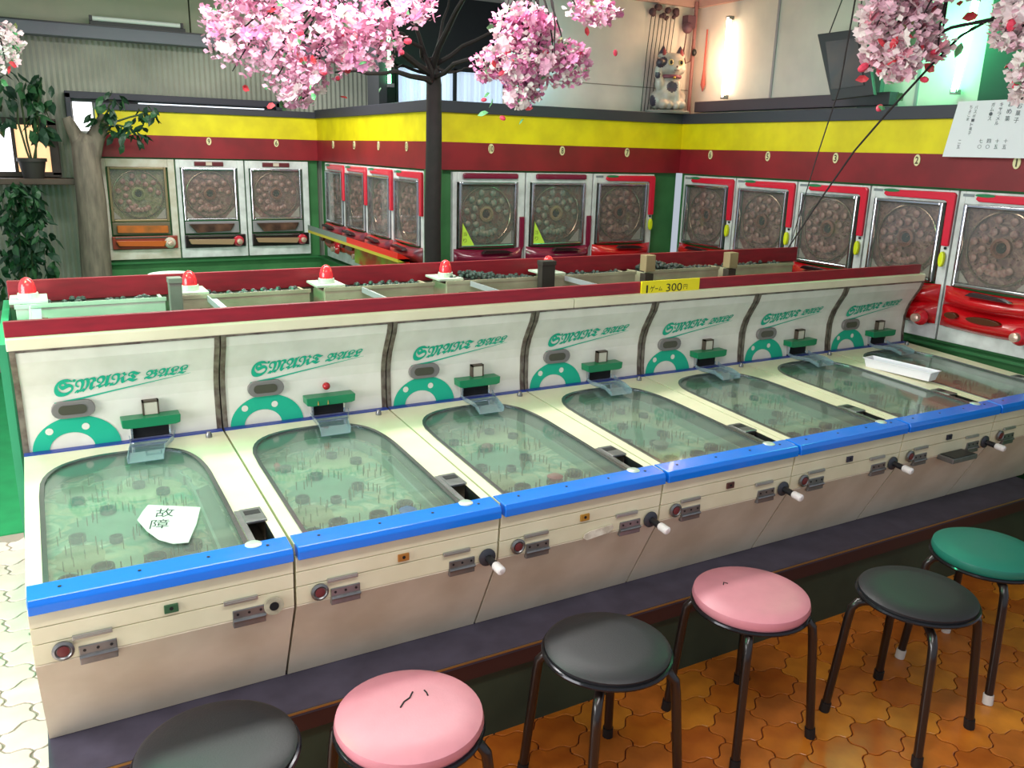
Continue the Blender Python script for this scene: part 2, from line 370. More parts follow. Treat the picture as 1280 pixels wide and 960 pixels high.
def make_machine():
    t = thing('smart_ball_machine', '', 'game machine', (0,0,ZP), group='cream ball game machines in the front row', origin=(0,0,ZP))
    # body
    g = .006
    B().prism([(.06,1.16),(.065,1.02),(.30,ZP),(1.53,ZP),(1.53,1.20)], g+.004, 1-g-.004).box((g+.004,.07,1.15),(.05,1.53,1.30)).box((.965,.07,1.15),(1-g-.004,1.53,1.30)).build('cabinet', PANEL, t)
    # side walls up to sloping top
    B().prism([(.045,1.008),(.285,ZP+.002),(.30,ZP+.002),(.06,1.02)], g, 1-g).build('lower_panel', PANEL, t)
    for a, b_ in ((1.25,1.179),(1.175,1.106),(1.102,1.014)):
        y0 = .026+(1.25-a)*.08; y1 = .026+(1.25-b_)*.08
        B().prism([(y0,a),(y1,b_),(.068,b_),(.068,a)], g, 1-g).build('fascia_strip', CREAM, t, bevel=.0015)
    # top panel with glass opening and slot
    slot = [(.868,.075),(.948,.075),(.948,.31),(.868,.31)]
    outer = [(g,.05),(1-g,.05),(1-g,1.535),(g,1.535)]
    loops = [[Vector((p[0],p[1],0)) for p in L] for L in (outer, OUT[::-1], slot[::-1])]
    tri = tessellate_polygon(loops); allp = [p for L in loops for p in L]
    bm = B().add([(p.x,p.y,zt(p.y)) for p in allp], [tuple(f) for f in tri])
    n0 = 4; bm.add([(p[0],p[1],zt(p[1])) for p in outer]+[(p[0],p[1],zt(p[1])-.05) for p in outer], [(i,(i+1)%4,4+(i+1)%4,4+i) for i in range(4)])
    bm.build('top_panel', CREAM, t)
    ring(OUT, OUT, 0, -.10).build('well_wall', mat('well_wall', '5E7468', .4, noise=.2, nscale=12), t, smooth=True)
    # metal trim round the glass
    i1 = inset(OUT, .02)
    r_ = ring(OUT, OUT, 0, .006); r2 = ring(OUT, i1, .006, .006); r3 = ring(i1, i1, .006, -.006)
    r_.add(r2.v, r2.f); r_.add(r3.v, r3.f); r_.build('glass_trim', mat('trim_metal', '7D7F80', .25, .85), t, smooth=True)
    sheet(inset(OUT, .018), -.004, .006).build('glass', CLEAR, t)
    sheet(inset(OUT, .001), -.088).build('playfield', FIELD, t)
    pf = lambda x, y, dz=0: (x, y, zt(y)-.088+dz)
    # painted swirls on the field: raised thin discs
    for i, (cx, cy, rx, ry, c) in enumerate([(.40,.30,.26,.10,'9FB39C'),(.36,.72,.20,.16,'6F9A84'),(.52,1.05,.18,.12,'B9B698'),(.2,.45,.1,.12,'A39A78'),(.22,1.12,.1,.1,'8A9878')]):
        b = B(); k = 26; pts = [(cx+rx*math.cos(2*PI*q/k)*(1+.12*math.sin(3*q)), cy+ry*math.sin(2*PI*q/k)) for q in range(k)]
        b.add([pf(p[0],p[1],.001+.0005*i) for p in pts], [tuple(range(k))]).build('painted_swirl', mat('swirl_%d' % i, c, .5, noise=.25, nscale=14), t)
    # shooting lane and deflector rails
    lane = [(.735,.1),(.735,.9)]+[(x-.09*(1 if x > .5 else -.6), y-.10) for x, y in OUT[2:20]]
    b = B()
    for (a, c) in zip(lane, lane[1:]):
        b.add([pf(*a), pf(*c), pf(*c,.05), pf(*a,.05)], [(0,1,2,3)])
    o = b.build('lane_rail', mat('lane_green', '8DA79A', .3, .3), t); md = o.modifiers.new('s', 'SOLIDIFY'); md.thickness = .012*U
    B().add([pf(.745,.1,.002),pf(.825,.1,.002),pf(.82,1.0,.002),pf(.745,.95,.002)], [(0,1,2,3)]).build('lane_floor', mat('lane_floor', '6C8072', .4), t)
    B().box((.07,.09,1.225),(.83,.125,1.285)).build('front_gutter', mat('gutter', '6F7678', .4), t)
    # nails: far past what could be counted singly
    rn = random.Random(7); b = B()
    spots = []
    for cx, cy, k, r in [(.36,.78,10,.09),(.22,.5,8,.07),(.5,.55,10,.08),(.6,.28,9,.06),(.2,.22,8,.06),(.4,.25,7,.06),(.5,1.05,10,.1),(.25,1.05,8,.08),(.63,.8,8,.05),(.4,1.22,6,.12)]:
        for q in range(k):
            a = PI*(q/(k-1)) if k > 8 else 2*PI*q/k
            spots.append((cx+r*math.cos(a), cy+r*.9*math.sin(a)))
    for q in range(26): spots.append((rn.uniform(.1,.7), rn.uniform(.15,1.2)))
    for x, y in spots:
        z = zt(y)-.088; b.tube([(x,y,z),(x,y,z+.045)], .003, 4)
    o = b.build('nails', mat('nail_brass', '8A7F5C', .3, .8), t); o['kind'] = 'stuff'
    # pockets
    PK = mat('pocket_dark', '2C3A33', .5)
    for x, y, r, m in [(.34,.86,.035,PK),(.2,.62,.035,PK),(.5,.66,.032,PK),(.28,.3,.045,PK),(.48,.3,.045,PK),(.64,.36,.042,PK),(.5,1.1,.03,PK),(.22,1.02,.03,PK),(.60,.98,.032,PK),(.35,.55,.028,PK),(.15,.25,.04,PK)]:
        z = zt(y)-.088
        b = B(); k = 16
        b.add([(x+rad*math.cos(2*PI*q/k), y+rad*math.sin(2*PI*q/k), z+h) for rad, h in ((r,.001),(r,.026),(r*.78,.026),(r*.7,.006)) for q in range(k)],
              [(i*k+q, i*k+(q+1)%k, (i+1)*k+(q+1)%k, (i+1)*k+q) for i in range(3) for q in range(k)]+[tuple(range(3*k,4*k))])
        b.build('pocket', m, t, smooth=True)
    # slot plate, slot, washer
    B().box((.862,.308,1.312),(.958,.46,1.326)).build('slot_plate', STEEL, t, bevel=.004)
    B().box((.875,.385,1.326),(.945,.43,1.3275)).build('slot_label', BLACK, t)
    B().box((.866,.073,1.20),(.95,.312,1.215)).box((.862,.07,1.2),(.868,.315,zt(.1))).box((.948,.07,1.2),(.954,.315,zt(.1))).build('ball_slot', HOLE, t)
    B().add([(.838,.08,1.312),(.866,.08,1.312),(.866,.45,1.326),(.838,.45,1.326)], [(0,1,2,3)]).build('slot_strip', STEEL, t)
    B().lathe([(.012,0),(.034,.0),(.036,.006),(.026,.012),(.010,.012)], (.848,.10,1.311), 20).build('washer', mat('washer_pale', 'C9D6CC', .3, .3), t, smooth=True)
    B().lathe([(.018,0),(.018,.014),(.010,.03),(.004,.032)], (.906,1.44,zt(1.44)), 14).build('bolt', STEEL, t, smooth=True)
    B().box((g,1.50,1.355),(1-g,1.545,1.372)).build('blue_strip', mat('strip_blue', '25409A', .4), t)
    # blue rail
    prof = [(-.006,1.25),(-.008,1.29),(.004,1.311),(.11,1.318),(.128,1.312),(.128,1.304),(.03,1.25)]
    b = B().prism(prof, g+.004, 1-g-.004); rl = b.build('rail', BLUE, t, bevel=.004)
    for x in (.12,.40,.66,.90): B().lathe([(.007,0),(.007,.002)], (x,.065,1.3153), 8).build('rail_screw', BLACK, rl)
    # hardware on the fascia
    for x in (.157,.735):
        h = B().box((x,.035,1.012),(x+.135,.045,1.058)).box((x,.034,.978),(x+.135,.056,1.012)).build('hinge', STEEL, t, bevel=.003)
        B().tube([(x,.034,1.012),(x+.135,.034,1.012)], .009, 8).build('hinge_pin', STEEL, h, smooth=True)
        for q in (.02,.067,.115): B().lathe([(.006,0),(.006,-.002)], (x+q,.035,1.04), 8, 'y').build('screw', BLACK, h)
    for x in (.14,.70): B().box((x,.024,1.096),(x+.14,.036,1.115)).box((x+.006,.022,1.103),(x+.134,.026,1.108)).build('latch_bar', mat('latch_metal', 'A9AAA4', .35, .7), t, bevel=.003)
    c_ = B().lathe([(.038,.0),(.040,-.012),(.030,-.018),(.024,-.012)], (.105,.036,1.062), 20, 'y').build('coin_return', STEEL, t, smooth=True)
    B().lathe([(.022,0),(.022,-.006),(.01,-.008)], (.105,.026,1.062), 16, 'y').build('return_button', mat('button_red', '6A2A2C', .4), c_, smooth=True)
    # backboard, curved
    b = B(); k = len(BPF); xs = [.018,.982]
    zz = [z for z, _ in BPF]
    fr = [(yb(z), z) for z in zz]; bk = [(yb(z)+.02, z) for z in reversed(zz)]
    bbd = B().prism(fr+bk, .03, .97).build('backboard', BOARD, t)
    for x0, x1 in ((.004,.031),(.969,.996)):
        fr2 = [(yb(z)-.008, z) for z in zz]; bk2 = [(yb(z)+.03, z) for z in reversed(zz)]
        B().prism(fr2+bk2, x0, x1).build('side_trim', FRAME, bbd)
    B().box((.004,1.425,1.928),(.996,1.46,1.938)).build('top_trim', FRAME, bbd)
    # printed arch with dots
    cx, cz = .257, 1.362
    def arc(rx, rz, ox=0, a0=0, a1=PI, k=28): return [(cx+ox+rx*math.cos(a0+(a1-a0)*q/k), cz+rz*math.sin(a0+(a1-a0)*q/k)) for q in range(k+1)]
    oa, ia = arc(.212,.176), arc(.108,.088,-.025)
    b = B(); k = 28
    b.add([(p[0],yb(p[1])-.003,p[1]) for p in oa]+[(p[0],yb(p[1])-.003,p[1]) for p in ia], [(i,i+1,k+2+i,k+1+i) for i in range(k)])
    b.build('printed_arch', TEAL, bbd)
    for dx, dz in ((.132,1.468),(.304,1.475)): bb_poly(B(), [(dx+.019*math.cos(q*.4488), dz+.019*math.sin(q*.4488)) for q in range(14)], .005).build('printed_dot', BOARD, bbd)
    # lettering
    def interp(T, x):
        for (a, u), (c, v) in zip(T, T[1:]):
            if x <= c: return u+(v-u)*(x-a)/(c-a)
        return T[-1][1]
    BL = [(0,1.645),(.19,1.648),(.35,1.672),(.51,1.695),(.85,1.722)]
    HL = [(0,.10),(.19,.098),(.28,.075),(.51,.064),(.62,.053),(.85,.05)]
    b = B()
    def word(s, x0, x1, bold):
        def f(u, v):
            x = x0+(x1-x0)*u; z = interp(BL, x)+1.12*interp(HL, x)*v; x2 = x+.022*(v-.2)
            return (x2, yb(z)-.004, z)
        put_text(b, s, f, bold)
    word('\U0001D57E', .172, .266, .024); word('\U0001D578\U0001D56C\U0001D57D\U0001D57F', .266, .580, .020); word('\U0001D56D\U0001D56C\U0001D577\U0001D577', .61, .824, .018)
    b.build('lettering', TEAL, bbd)
    b = B()
    up = [(.158,1.618),(.20,1.632),(.31,1.640),(.848,1.722)]; dn = [(.848,1.720),(.42,1.650),(.31,1.629),(.20,1.624),(.165,1.612)]
    for i in range(10):
        a0 = .17+.0678*i; a1 = a0+.0678; th = lambda x: .010*math.sin(min(1,(x-.15)/.16)*PI/2)*(1-(x-.17)/.72)
        zc = lambda x: interp([(.15,1.618),(.31,1.633),(.42,1.652),(.85,1.721)], x)
        b.add([(a0,yb(zc(a0))-.004,zc(a0)-th(a0)/2),(a1,yb(zc(a1))-.004,zc(a1)-th(a1)/2),(a1,yb(zc(a1))-.004,zc(a1)+th(a1)/2+.001),(a0,yb(zc(a0))-.004,zc(a0)+th(a0)/2+.001)], [(0,1,2,3)])
    b.build('underline', TEAL, bbd)
    # oval counter
    def oval(cx, cz, w_, h_, k=8):
        r = h_/2; return [(cx+w_/2-r+r*math.cos(-PI/2+PI*q/k), cz+r*math.sin(-PI/2+PI*q/k)) for q in range(k+1)]+[(cx-w_/2+r+r*math.cos(PI/2+PI*q/k), cz+r*math.sin(PI/2+PI*q/k)) for q in range(k+1)]
    cw = B().prism(oval(.256,1.58,.208,.092), 1.535, 1.562, 1).build('counter_window', mat('counter_grey', '84817E', .4, .3), bbd, bevel=.004)
    B().prism(oval(.252,1.58,.135,.05), 1.531, 1.537, 1).build('window_pane', mat('counter_dark', '4A4A3C', .3), cw)
    return t
proto = make_machine()
mlabels = ['cream game machine at the left end, paper note lying on its glass, no knob',
 'cream game machine, red ball above its green bracket, second from left',
 'cream game machine with a stained scraped patch on its fascia, third from left',
 'middle cream game machine, below the yellow price sign, left half of sign',
 'cream game machine fifth from left, between the pink and green stools',
 'cream game machine with a small metal box under its fascia, sixth from left',
 'cream game machine at the far right end, beside the red machine wall']
keycol = ['3F6B4A','B0793A','B88A35','5A3A34','3A3A4A','2E2E3C','2E2E3C']
machines = []
for i in range(7):
    m = proto if i == 0 else copy_tree(proto)
    m.location = Vector((i,0,ZP))*U; m['label'] = mlabels[i]; machines.append(m)
for i, t in enumerate(machines):
    # key plate
    kp = B().box((.472,.024,1.122),(.526,.034,1.158)).build('key_plate', mat('key_%d' % i, keycol[i], .4, .3), t, bevel=.002)
    B().lathe([(.008,0),(.008,-.002)], (.499,.024,1.142), 8, 'y').build('keyhole', HOLE, kp)
    # shooter
    if i == 0:
        s = B().lathe([(.022,0),(.042,0),(.042,-.006),(.022,-.008)], (.905,.034,1.045), 20, 'y').build('knob_ring', mat('ring_pale', 'C8C4A8', .5, noise=.4, nscale=40), t, smooth=True)
        B().lathe([(.022,0),(.02,-.009)], (.905,.033,1.045), 16, 'y').build('knob_hole', HOLE, s)
    else:
        s = B().lathe([(.045,0),(.045,-.006),(.03,-.014)], (.935,.034,1.04), 20, 'y').build('shooter_plate', mat('plate_grey', '3E4148', .4, .3), t, smooth=True)
        B().tube([(.935,.02,1.04),(.937,-.045,1.035)], [.019,.019], 12).build('shaft', BLACK, s, smooth=True)
        k = B().tube([(.937,-.045,1.035),(.938,-.055,1.034),(.940,-.105,1.030),(.940,-.112,1.029)], [.018,.023,.023,.015], 14).build('knob', mat('knob_white', 'F2F0EC', .35), s, smooth=True); k['label'] = 'white shooter knob'
    # bracket over the ball outlet
    g_ = B().prism([(.475,1.462),(.50,1.455),(.745,1.455),(.768,1.462),(.772,1.507),(.472,1.507)], 1.47, 1.56, 1).build('bracket', GREENP, t, bevel=.004); g_['label'] = 'green bracket'
    o_ = B().box((.518,1.53,1.372),(.528,1.56,1.458)).box((.712,1.53,1.372),(.722,1.56,1.458)).box((.518,1.525,1.368),(.722,1.56,1.382)).build('outlet_frame', CHROME, t)
    B().box((.528,1.545,1.38),(.712,1.559,1.456)).build('outlet', HOLE, o_)
    B().box((.505,1.505,1.352),(.725,1.54,1.376)).build('outlet_lip', mat('lip_navy', '23307A', .4), o_)
    # clear bent chute
    a = [(1.525,1.372),(1.47,1.362),(1.40,1.372),(1.28,1.384),(1.17,1.368)]
    xl = [.505,.505,.500,.482,.462]; xr = [.745,.73,.70,.66,.640]
    vs = [];
    for (y, z), l, r in zip(a, xl, xr): vs += [(l,y,z+.03),(l+.004,y,z),(r-.004,y,z),(r,y,z+.03)]
    b = B().add(vs, [(4*q+j,4*q+j+1,4*q+j+5,4*q+j+4) for q in range(4) for j in range(3)])
    o = b.build('chute', PLASTIC, t); md = o.modifiers.new('s','SOLIDIFY'); md.thickness = .004*U; o['label'] = 'clear bluish plastic chute'
    if i == 1:
        B().ball((.612,1.535,1.555), .023, 16, 10).build('lamp_ball', mat('ball_red', 'B0202A', .25), t, smooth=True)['label'] = 'red lamp ball'
        for x in (.54,.60): B().tube([(x,1.468,1.462),(x,1.468,1.487)], [.005,.001], 6).build('bulb_tip', mat('brass', 'D9B060', .3, .7), g_)
    else:
        B().box((.592,1.52,1.508),(.664,1.56,1.585)).build('lamp_box', mat('lampbox', 'C9C6B4', .5), t, bevel=.004)
        B().box((.586,1.518,1.578),(.670,1.555,1.588)).box((.586,1.518,1.508),(.594,1.555,1.588)).box((.662,1.518,1.508),(.670,1.555,1.588)).build('lamp_frame', mat('lampframe', '5A5044', .5, .4), t)
    # coloured cups differ machine to machine
    cups = {1: [(.18,1.04,'C8404A',.018),(.62,.27,'1E5FB8',.045)], 2: [(.36,.86,'8C4148',.038),(.50,.33,'A8283C',.045)], 3: [(.36,.50,'6F6A58',.05)], 4: [(.30,.8,'4E6A54',.04)], 0: [], 5: [], 6: []}[i]
    for x, y, c, r in cups:
        z = zt(y)-.088; B().lathe([(r*.8,0),(r,.03),(r*.5,.042),(r*.2,.045)], (x,y,z), 16).build('cup', mat('cup_'+c, c, .4), t, smooth=True)
# oddities of single machines
B().prism([(.50,1.02),(.52,1.006),(.66,1.020),(.69,1.04),(.68,1.062),(.54,1.052),(.505,1.04)], .030, .037, 1).build('scraped_patch', mat('scrape', 'A99C84', .7, col2='E8E2CF', nscale=25), machines[2])
bx_ = B().box((.43,-.07,.985),(.70,.05,1.02)).build('metal_box', STEEL, machines[5], bevel=.004)
B().box((.45,-.065,1.02),(.68,.04,1.024)).build('box_top', BLACK, bx_)

# things lying on the tables
p = [(.44,.522),(.47,.60),(.50,.66),(.60,.605),(.71,.543),(.665,.38),(.608,.225),(.55,.238),(.50,.30),(.465,.40)]
cm = (.57,.43)
note = B().prism([(a-cm[0], b_-cm[1]) for a, b_ in p], 0, .003, 2).build('paper_note', mat('paper', 'C6D2C6', .8))
note.location = Vector((cm[0], cm[1], zt(cm[1])+.0075))*U; note.rotation_euler = (math.atan(.0427),0,0); note['_o'] = (0,0,0)
tag(note, 'white paper note with two brush characters on the glass of the leftmost game machine', 'paper')
b = B()
for ch, ox, oy in (('故', -.05, .075), ('障', -.085, -.03)):
    put_text(b, ch, lambda u, v: (ox+.075*u+.02*(v-.5), oy+.085*v-.02*(u-.5), .0034), .0)
b.build('writing', mat('ink', '2A3A38', .8), note)
# long white plastic tray across machines 6/7
tr = B(); L, W_, H = .56, .13, .075
o1 = [(-L/2,-W_/2),(L/2,-W_/2),(L/2,W_/2),(-L/2,W_/2)]; 
def sc_(p, k1, k2): return [(a*k1, b_*k2) for a, b_ in p]
lv = [(sc_(o1,.94,.78),0),(sc_(o1,1,1),H),(sc_(o1,1.03,1.12),H),(sc_(o1,1.03,1.12),H-.006),(sc_(o1,1,.98),H-.006),(sc_(o1,.98,.9),H-.004),(sc_(o1,.92,.74),.006)]
vs = [(p[0],p[1],z) for q, z in lv for p in q]
tr.add(vs, [(i*4+k,i*4+(k+1)%4,(i+1)*4+(k+1)%4,(i+1)*4+k) for i in range(6) for k in range(4)]+[(3,2,1,0),(24,25,26,27)])
to = tr.build('plastic_tray', mat('tray_white', 'E8E4EE', .35), bevel=.003)
to.location = Vector((6.0,.83,zt(.83)+.008))*U; to.rotation_euler = (0,0,math.radians(-84)); tag(to, 'long white plastic tray lying across the sixth and seventh game machines', 'tray')

# cap along the backboards and the red board
cap = thing('row_cap', 'cream cap and red board running along the top of the front row', 'board', (0,1.45,1.938), origin=(0,1.45,1.938))
B().prism([(1.43,1.938),(1.425,1.995),(1.44,2.004),(1.54,2.004),(1.54,1.938)], -.004, 3.30).build('cap_strip', CREAM, cap, bevel=.003)
B().prism([(1.43,1.938),(1.425,1.995),(1.44,2.004),(1.54,2.004),(1.54,1.938)], 3.306, 7.0).build('cap_strip', CREAM, cap, bevel=.003)
B().box((-.005,1.45,2.004),(6.95,1.48,2.083)).build('red_board', REDBRD, cap, bevel=.003)['label'] = 'dark red board'
# back panel behind the backboards so that the row is a solid body
bp_ = B().box((0,1.60,.52),(6.98,1.63,1.93)).build('back_panel', mat('ply_dark', '5A5348', .8)); tag(bp_, 'plain back panel behind the front row of game machines', 'panel')
sg = thing('price_sign', 'yellow sign reading 1 game 300 yen on the front red board', 'sign', (4.13,1.44,1.985), origin=(4.13,1.44,1.985))
B().box((3.87,1.436,1.985),(4.40,1.449,2.088)).build('card', mat('sign_yellow', 'F4E61A', .5), sg)
b = B()
for s, x0, x1, z0, z1 in (('1',3.91,3.925,2.005,2.06),('ゲ',3.945,3.985,2.01,2.055),('ー',3.99,4.015,2.028,2.034),('ム',4.02,4.055,2.015,2.045),('300',4.09,4.235,2.005,2.062),('円',4.25,4.285,2.015,2.05)):
    put_text(b, s, lambda u, v: (x0+(x1-x0)*u, 1.4345, z0+(z1-z0)*v), 0)
b.build('lettering', mat('ink_black', '2A2A1C', .7), sg)

# platform under the row
pl_ = thing('platform', 'dark platform with brass edge and green front carrying the front row', 'platform', (0,0,0))
B().box((.0,.0,.487),(6.9,1.55,.516)).build('top_slab', mat('slab_dark', '4C4858', .5, col2='3E3A48', nscale=10, bump=.1), pl_)
B().box((.0,-.006,.503),(6.9,.001,.512)).build('edge_strip', mat('brass_edge', 'B08A50', .35, .7), pl_)['label'] = 'brass edge strip'
B().box((.0,.005,.40),(6.9,.05,.487)).build('front_board', mat('board_brown', '3A1C18', .5), pl_)
B().box((.0,.04,.0),(6.9,1.5,.40)).build('base', mat('base_green', '33402E', .6, col2='283424', nscale=6), pl_)
# ragged end board on the left
eb_ = B().box((-.05,1.64,.0),(-.012,3.05,1.93)).build('end_board', mat('end_green', '2F9A6C', .6, noise=.2, nscale=5)); tag(eb_, 'green end board closing the left end between the two rows', 'board')

# ------------------------------------------------------------------ back row: ball tanks, red board, beacons
br = thing('rear_board', 'red board along the top of the back row behind the ball tanks', 'board', (0,2.7,1.5), origin=(0,2.7,1.5))
B().box((-.01,2.72,1.965),(6.80,2.75,2.10)).build('red_board', REDBRD, br, bevel=.003)
B().box((-.01,2.76,.02),(6.80,3.05,1.985)).build('rear_body', mat('ply_grey', '8C8470', .7, noise=.15, nscale=6), br)
TK = mat('tank_cream', 'C9C3A6', .55, col2='B0A98C', nscale=8)
TKG = mat('tank_pale', 'CDD8C6', .5, col2='B9C8B6', nscale=8)
BALLM = mat('steel_ball', '4E5854', .4, .5)
PITCH2 = .925
tlab = ['pale ball tank at the left end of the back row','ball tank right of the grey post, second from left','ball tank third from left in the back row',
 'ball tank heaped with grey balls, left of the dark post','ball tank right of the dark post','ball tank heaped with balls right of the first wooden post','empty looking ball tank at the right end of the back row']
for i in range(7):
    x0 = .03+i*PITCH2; x1 = x0+.82
    t = thing('ball_tank', tlab[i], 'tank', ((x0+x1)/2,2.55,1.30), group='ball tanks behind the front row', origin=((x0+x1)/2,2.55,1.30))
    m = TKG if i == 0 else TK
    zt_ = 2.0
    B().box((x0,2.40,1.3),(x1,2.42,zt_)).box((x0,2.66,1.3),(x1,2.68,zt_-.04)).box((x0,2.42,1.3),(x0+.02,2.66,zt_-.02)).box((x1-.02,2.42,1.3),(x1,2.66,zt_-.02)).box((x0+.02,2.42,1.8),(x1-.02,2.66,1.82)).build('tank_box', m, t, bevel=.002)
    B().box((x0-.006,2.392,zt_-.02),(x1+.006,2.40,zt_+.004)).build('rim', m, t)
    B().box((x0+.1,2.388,1.84),(x0+.16,2.40,1.92)).build('label_plate', mat('tank_plate', '9B8F74', .6), t)
    rn = random.Random(i+20); b = B()
    heap = i in (3,5)
    nb = 130 if heap else 70
    for q in range(nb):
        x = rn.uniform(x0+.05, x1-.05); y = rn.uniform(2.45,2.63); z = (1.995+.025*math.sin((x-x0)*7) if heap else 1.968)+rn.uniform(-.02,.02)
        b.ball((x,y,z), .02, 7, 4)
    b.box((x0+.02,2.42,1.93),(x1-.02,2.66,1.968 if not heap else 1.975))
    o = b.build('balls', BALLM, t, smooth=True); o['kind'] = 'stuff'
# beacons
bl = ['red dome beacon at the left end of the back row','red dome beacon right of the grey post, second from left','red dome beacon left of the dark tree trunk, third from left','red dome beacon in front of the dark tree trunk','red dome beacon beside the dark post']
for i, x in enumerate([.10,1.02,1.93,2.85,3.76]):
    t = thing('beacon', bl[i], 'lamp', (x,2.70,2.0) if 0 else (x,2.55,2.004), group='red beacons on the back row', origin=(x,2.55,2.004))
    B().box((x-.10,2.41,2.004),(x+.10,2.67,2.02)).lathe([(.058,2.02),(.055,2.055)], (x,2.52,0), 20).build('base', TKG, t, bevel=.002, smooth=False)
    B().lathe([(.048,2.055),(.047,2.085),(.040,2.115),(.026,2.138),(.008,2.147)], (x,2.52,0), 20).build('dome', mat('beacon_red', 'E8323C', .15, coat=.5, emit='C0202A', estr=.12), t, smooth=True)
# posts between the tanks
for i, (x, c, w_, lb) in enumerate([(.905,'7E7C74',.075,'grey metal post between the first two ball tanks'),(3.76-.13,'3A332E',.12,'dark wooden post between ball tanks in the middle'),(4.62,'B09A74',.09,'pale wooden block post right of the dark post'),(5.545,'B09A74',.09,'pale wooden block post near the right end of the back row')]):
    zt_ = [2.13,2.13,2.14,2.13][i]
    t = thing('post', lb, 'post', (x,2.36,0), origin=(x,2.36,0))
    B().box((x-w_/2,2.30,0),(x+w_/2,2.37,zt_ if i < 2 else 1.99)).build('shaft', mat('postc_%d' % i, c if i < 2 else '4A4038', .6, noise=.2, nscale=10), t, bevel=.004)
    B().box((x-w_/2-.004,2.29,zt_-.13 if i>1 else zt_-.03),(x+w_/2+.004,2.375,zt_+.005)).build('block', mat('postb_%d' % i, c, .6, noise=.15, nscale=10), t, bevel=.004)
ds = B().lathe([(.03,2.02),(.14,2.09),(.15,2.10),(.145,2.105),(.05,2.09)], (0,0,-2.02), 24).build('dish', mat('dish_white', 'E6E8E4', .3), smooth=True); rest(ds, (.96,2.93,1.987)); tag(ds, 'white shallow dish on the back row just behind its red board', 'dish')
# braces tying the boards together
for x, lb in ((.13,'left end'),(1.13,'right of the grey post'),(2.17,'below the third beacon'),(3.02,'middle of the row'),(3.86,'left of the price sign')):
    o = B().box((-.03,-.39,-.008),(.03,.39,.008)).box((-.03,-.39,.008),(-.022,.39,.03)).build('brace', mat('brace_white', 'B9BCC2', .4, .3)); rest(o, (x,1.99,1.97)); tag(o, 'pale metal brace between the two rows, '+lb, 'brace')

# ------------------------------------------------------------------ pachinko machines
PF = field_mat('pachinko_print', ['4A3230', '7B5A50', '6A4648', '9A7A6A', '7A5252', 'AC9282', '5C3E3C'], 16)
PFG = field_mat('pachinko_print_green', ['5A5636', '8A8A60', '767848', 'A09A78', '6E6A44', '9CA088', '58583C'], 14)
PFC = field_mat('pachinko_print_mixed', ['3A3A34', '5F6A5A', '7A4A3C', '8A7A68', '4A5A50', 'A08A70', '4A3A34'], 15)
PRED = mat('trim_red', 'D81B38', .3, coat=.3); PMAR = mat('trim_maroon', '7A1838', .25, coat=.4); PTRAY = mat('tray_red', 'C8101A', .25, coat=.4, noise=.15, nscale=8)
CUPM = mat('tulip', 'C09A8C', .35, col2='8A5C54', nscale=30, spec=.6)
PINM = mat('pin_brass', 'B09A80', .3, .7)
def pmesh_pins(seed):
    rn = random.Random(seed); b = B()
    for k in range(90):
        a = rn.uniform(0, 2*PI); r = .31*math.sqrt(rn.random())*.98; x = .45+r*math.cos(a); z = .83+r*math.sin(a)
        b.box((x-.004,.02,z-.004),(x+.004,.07,z+.004))
    return b
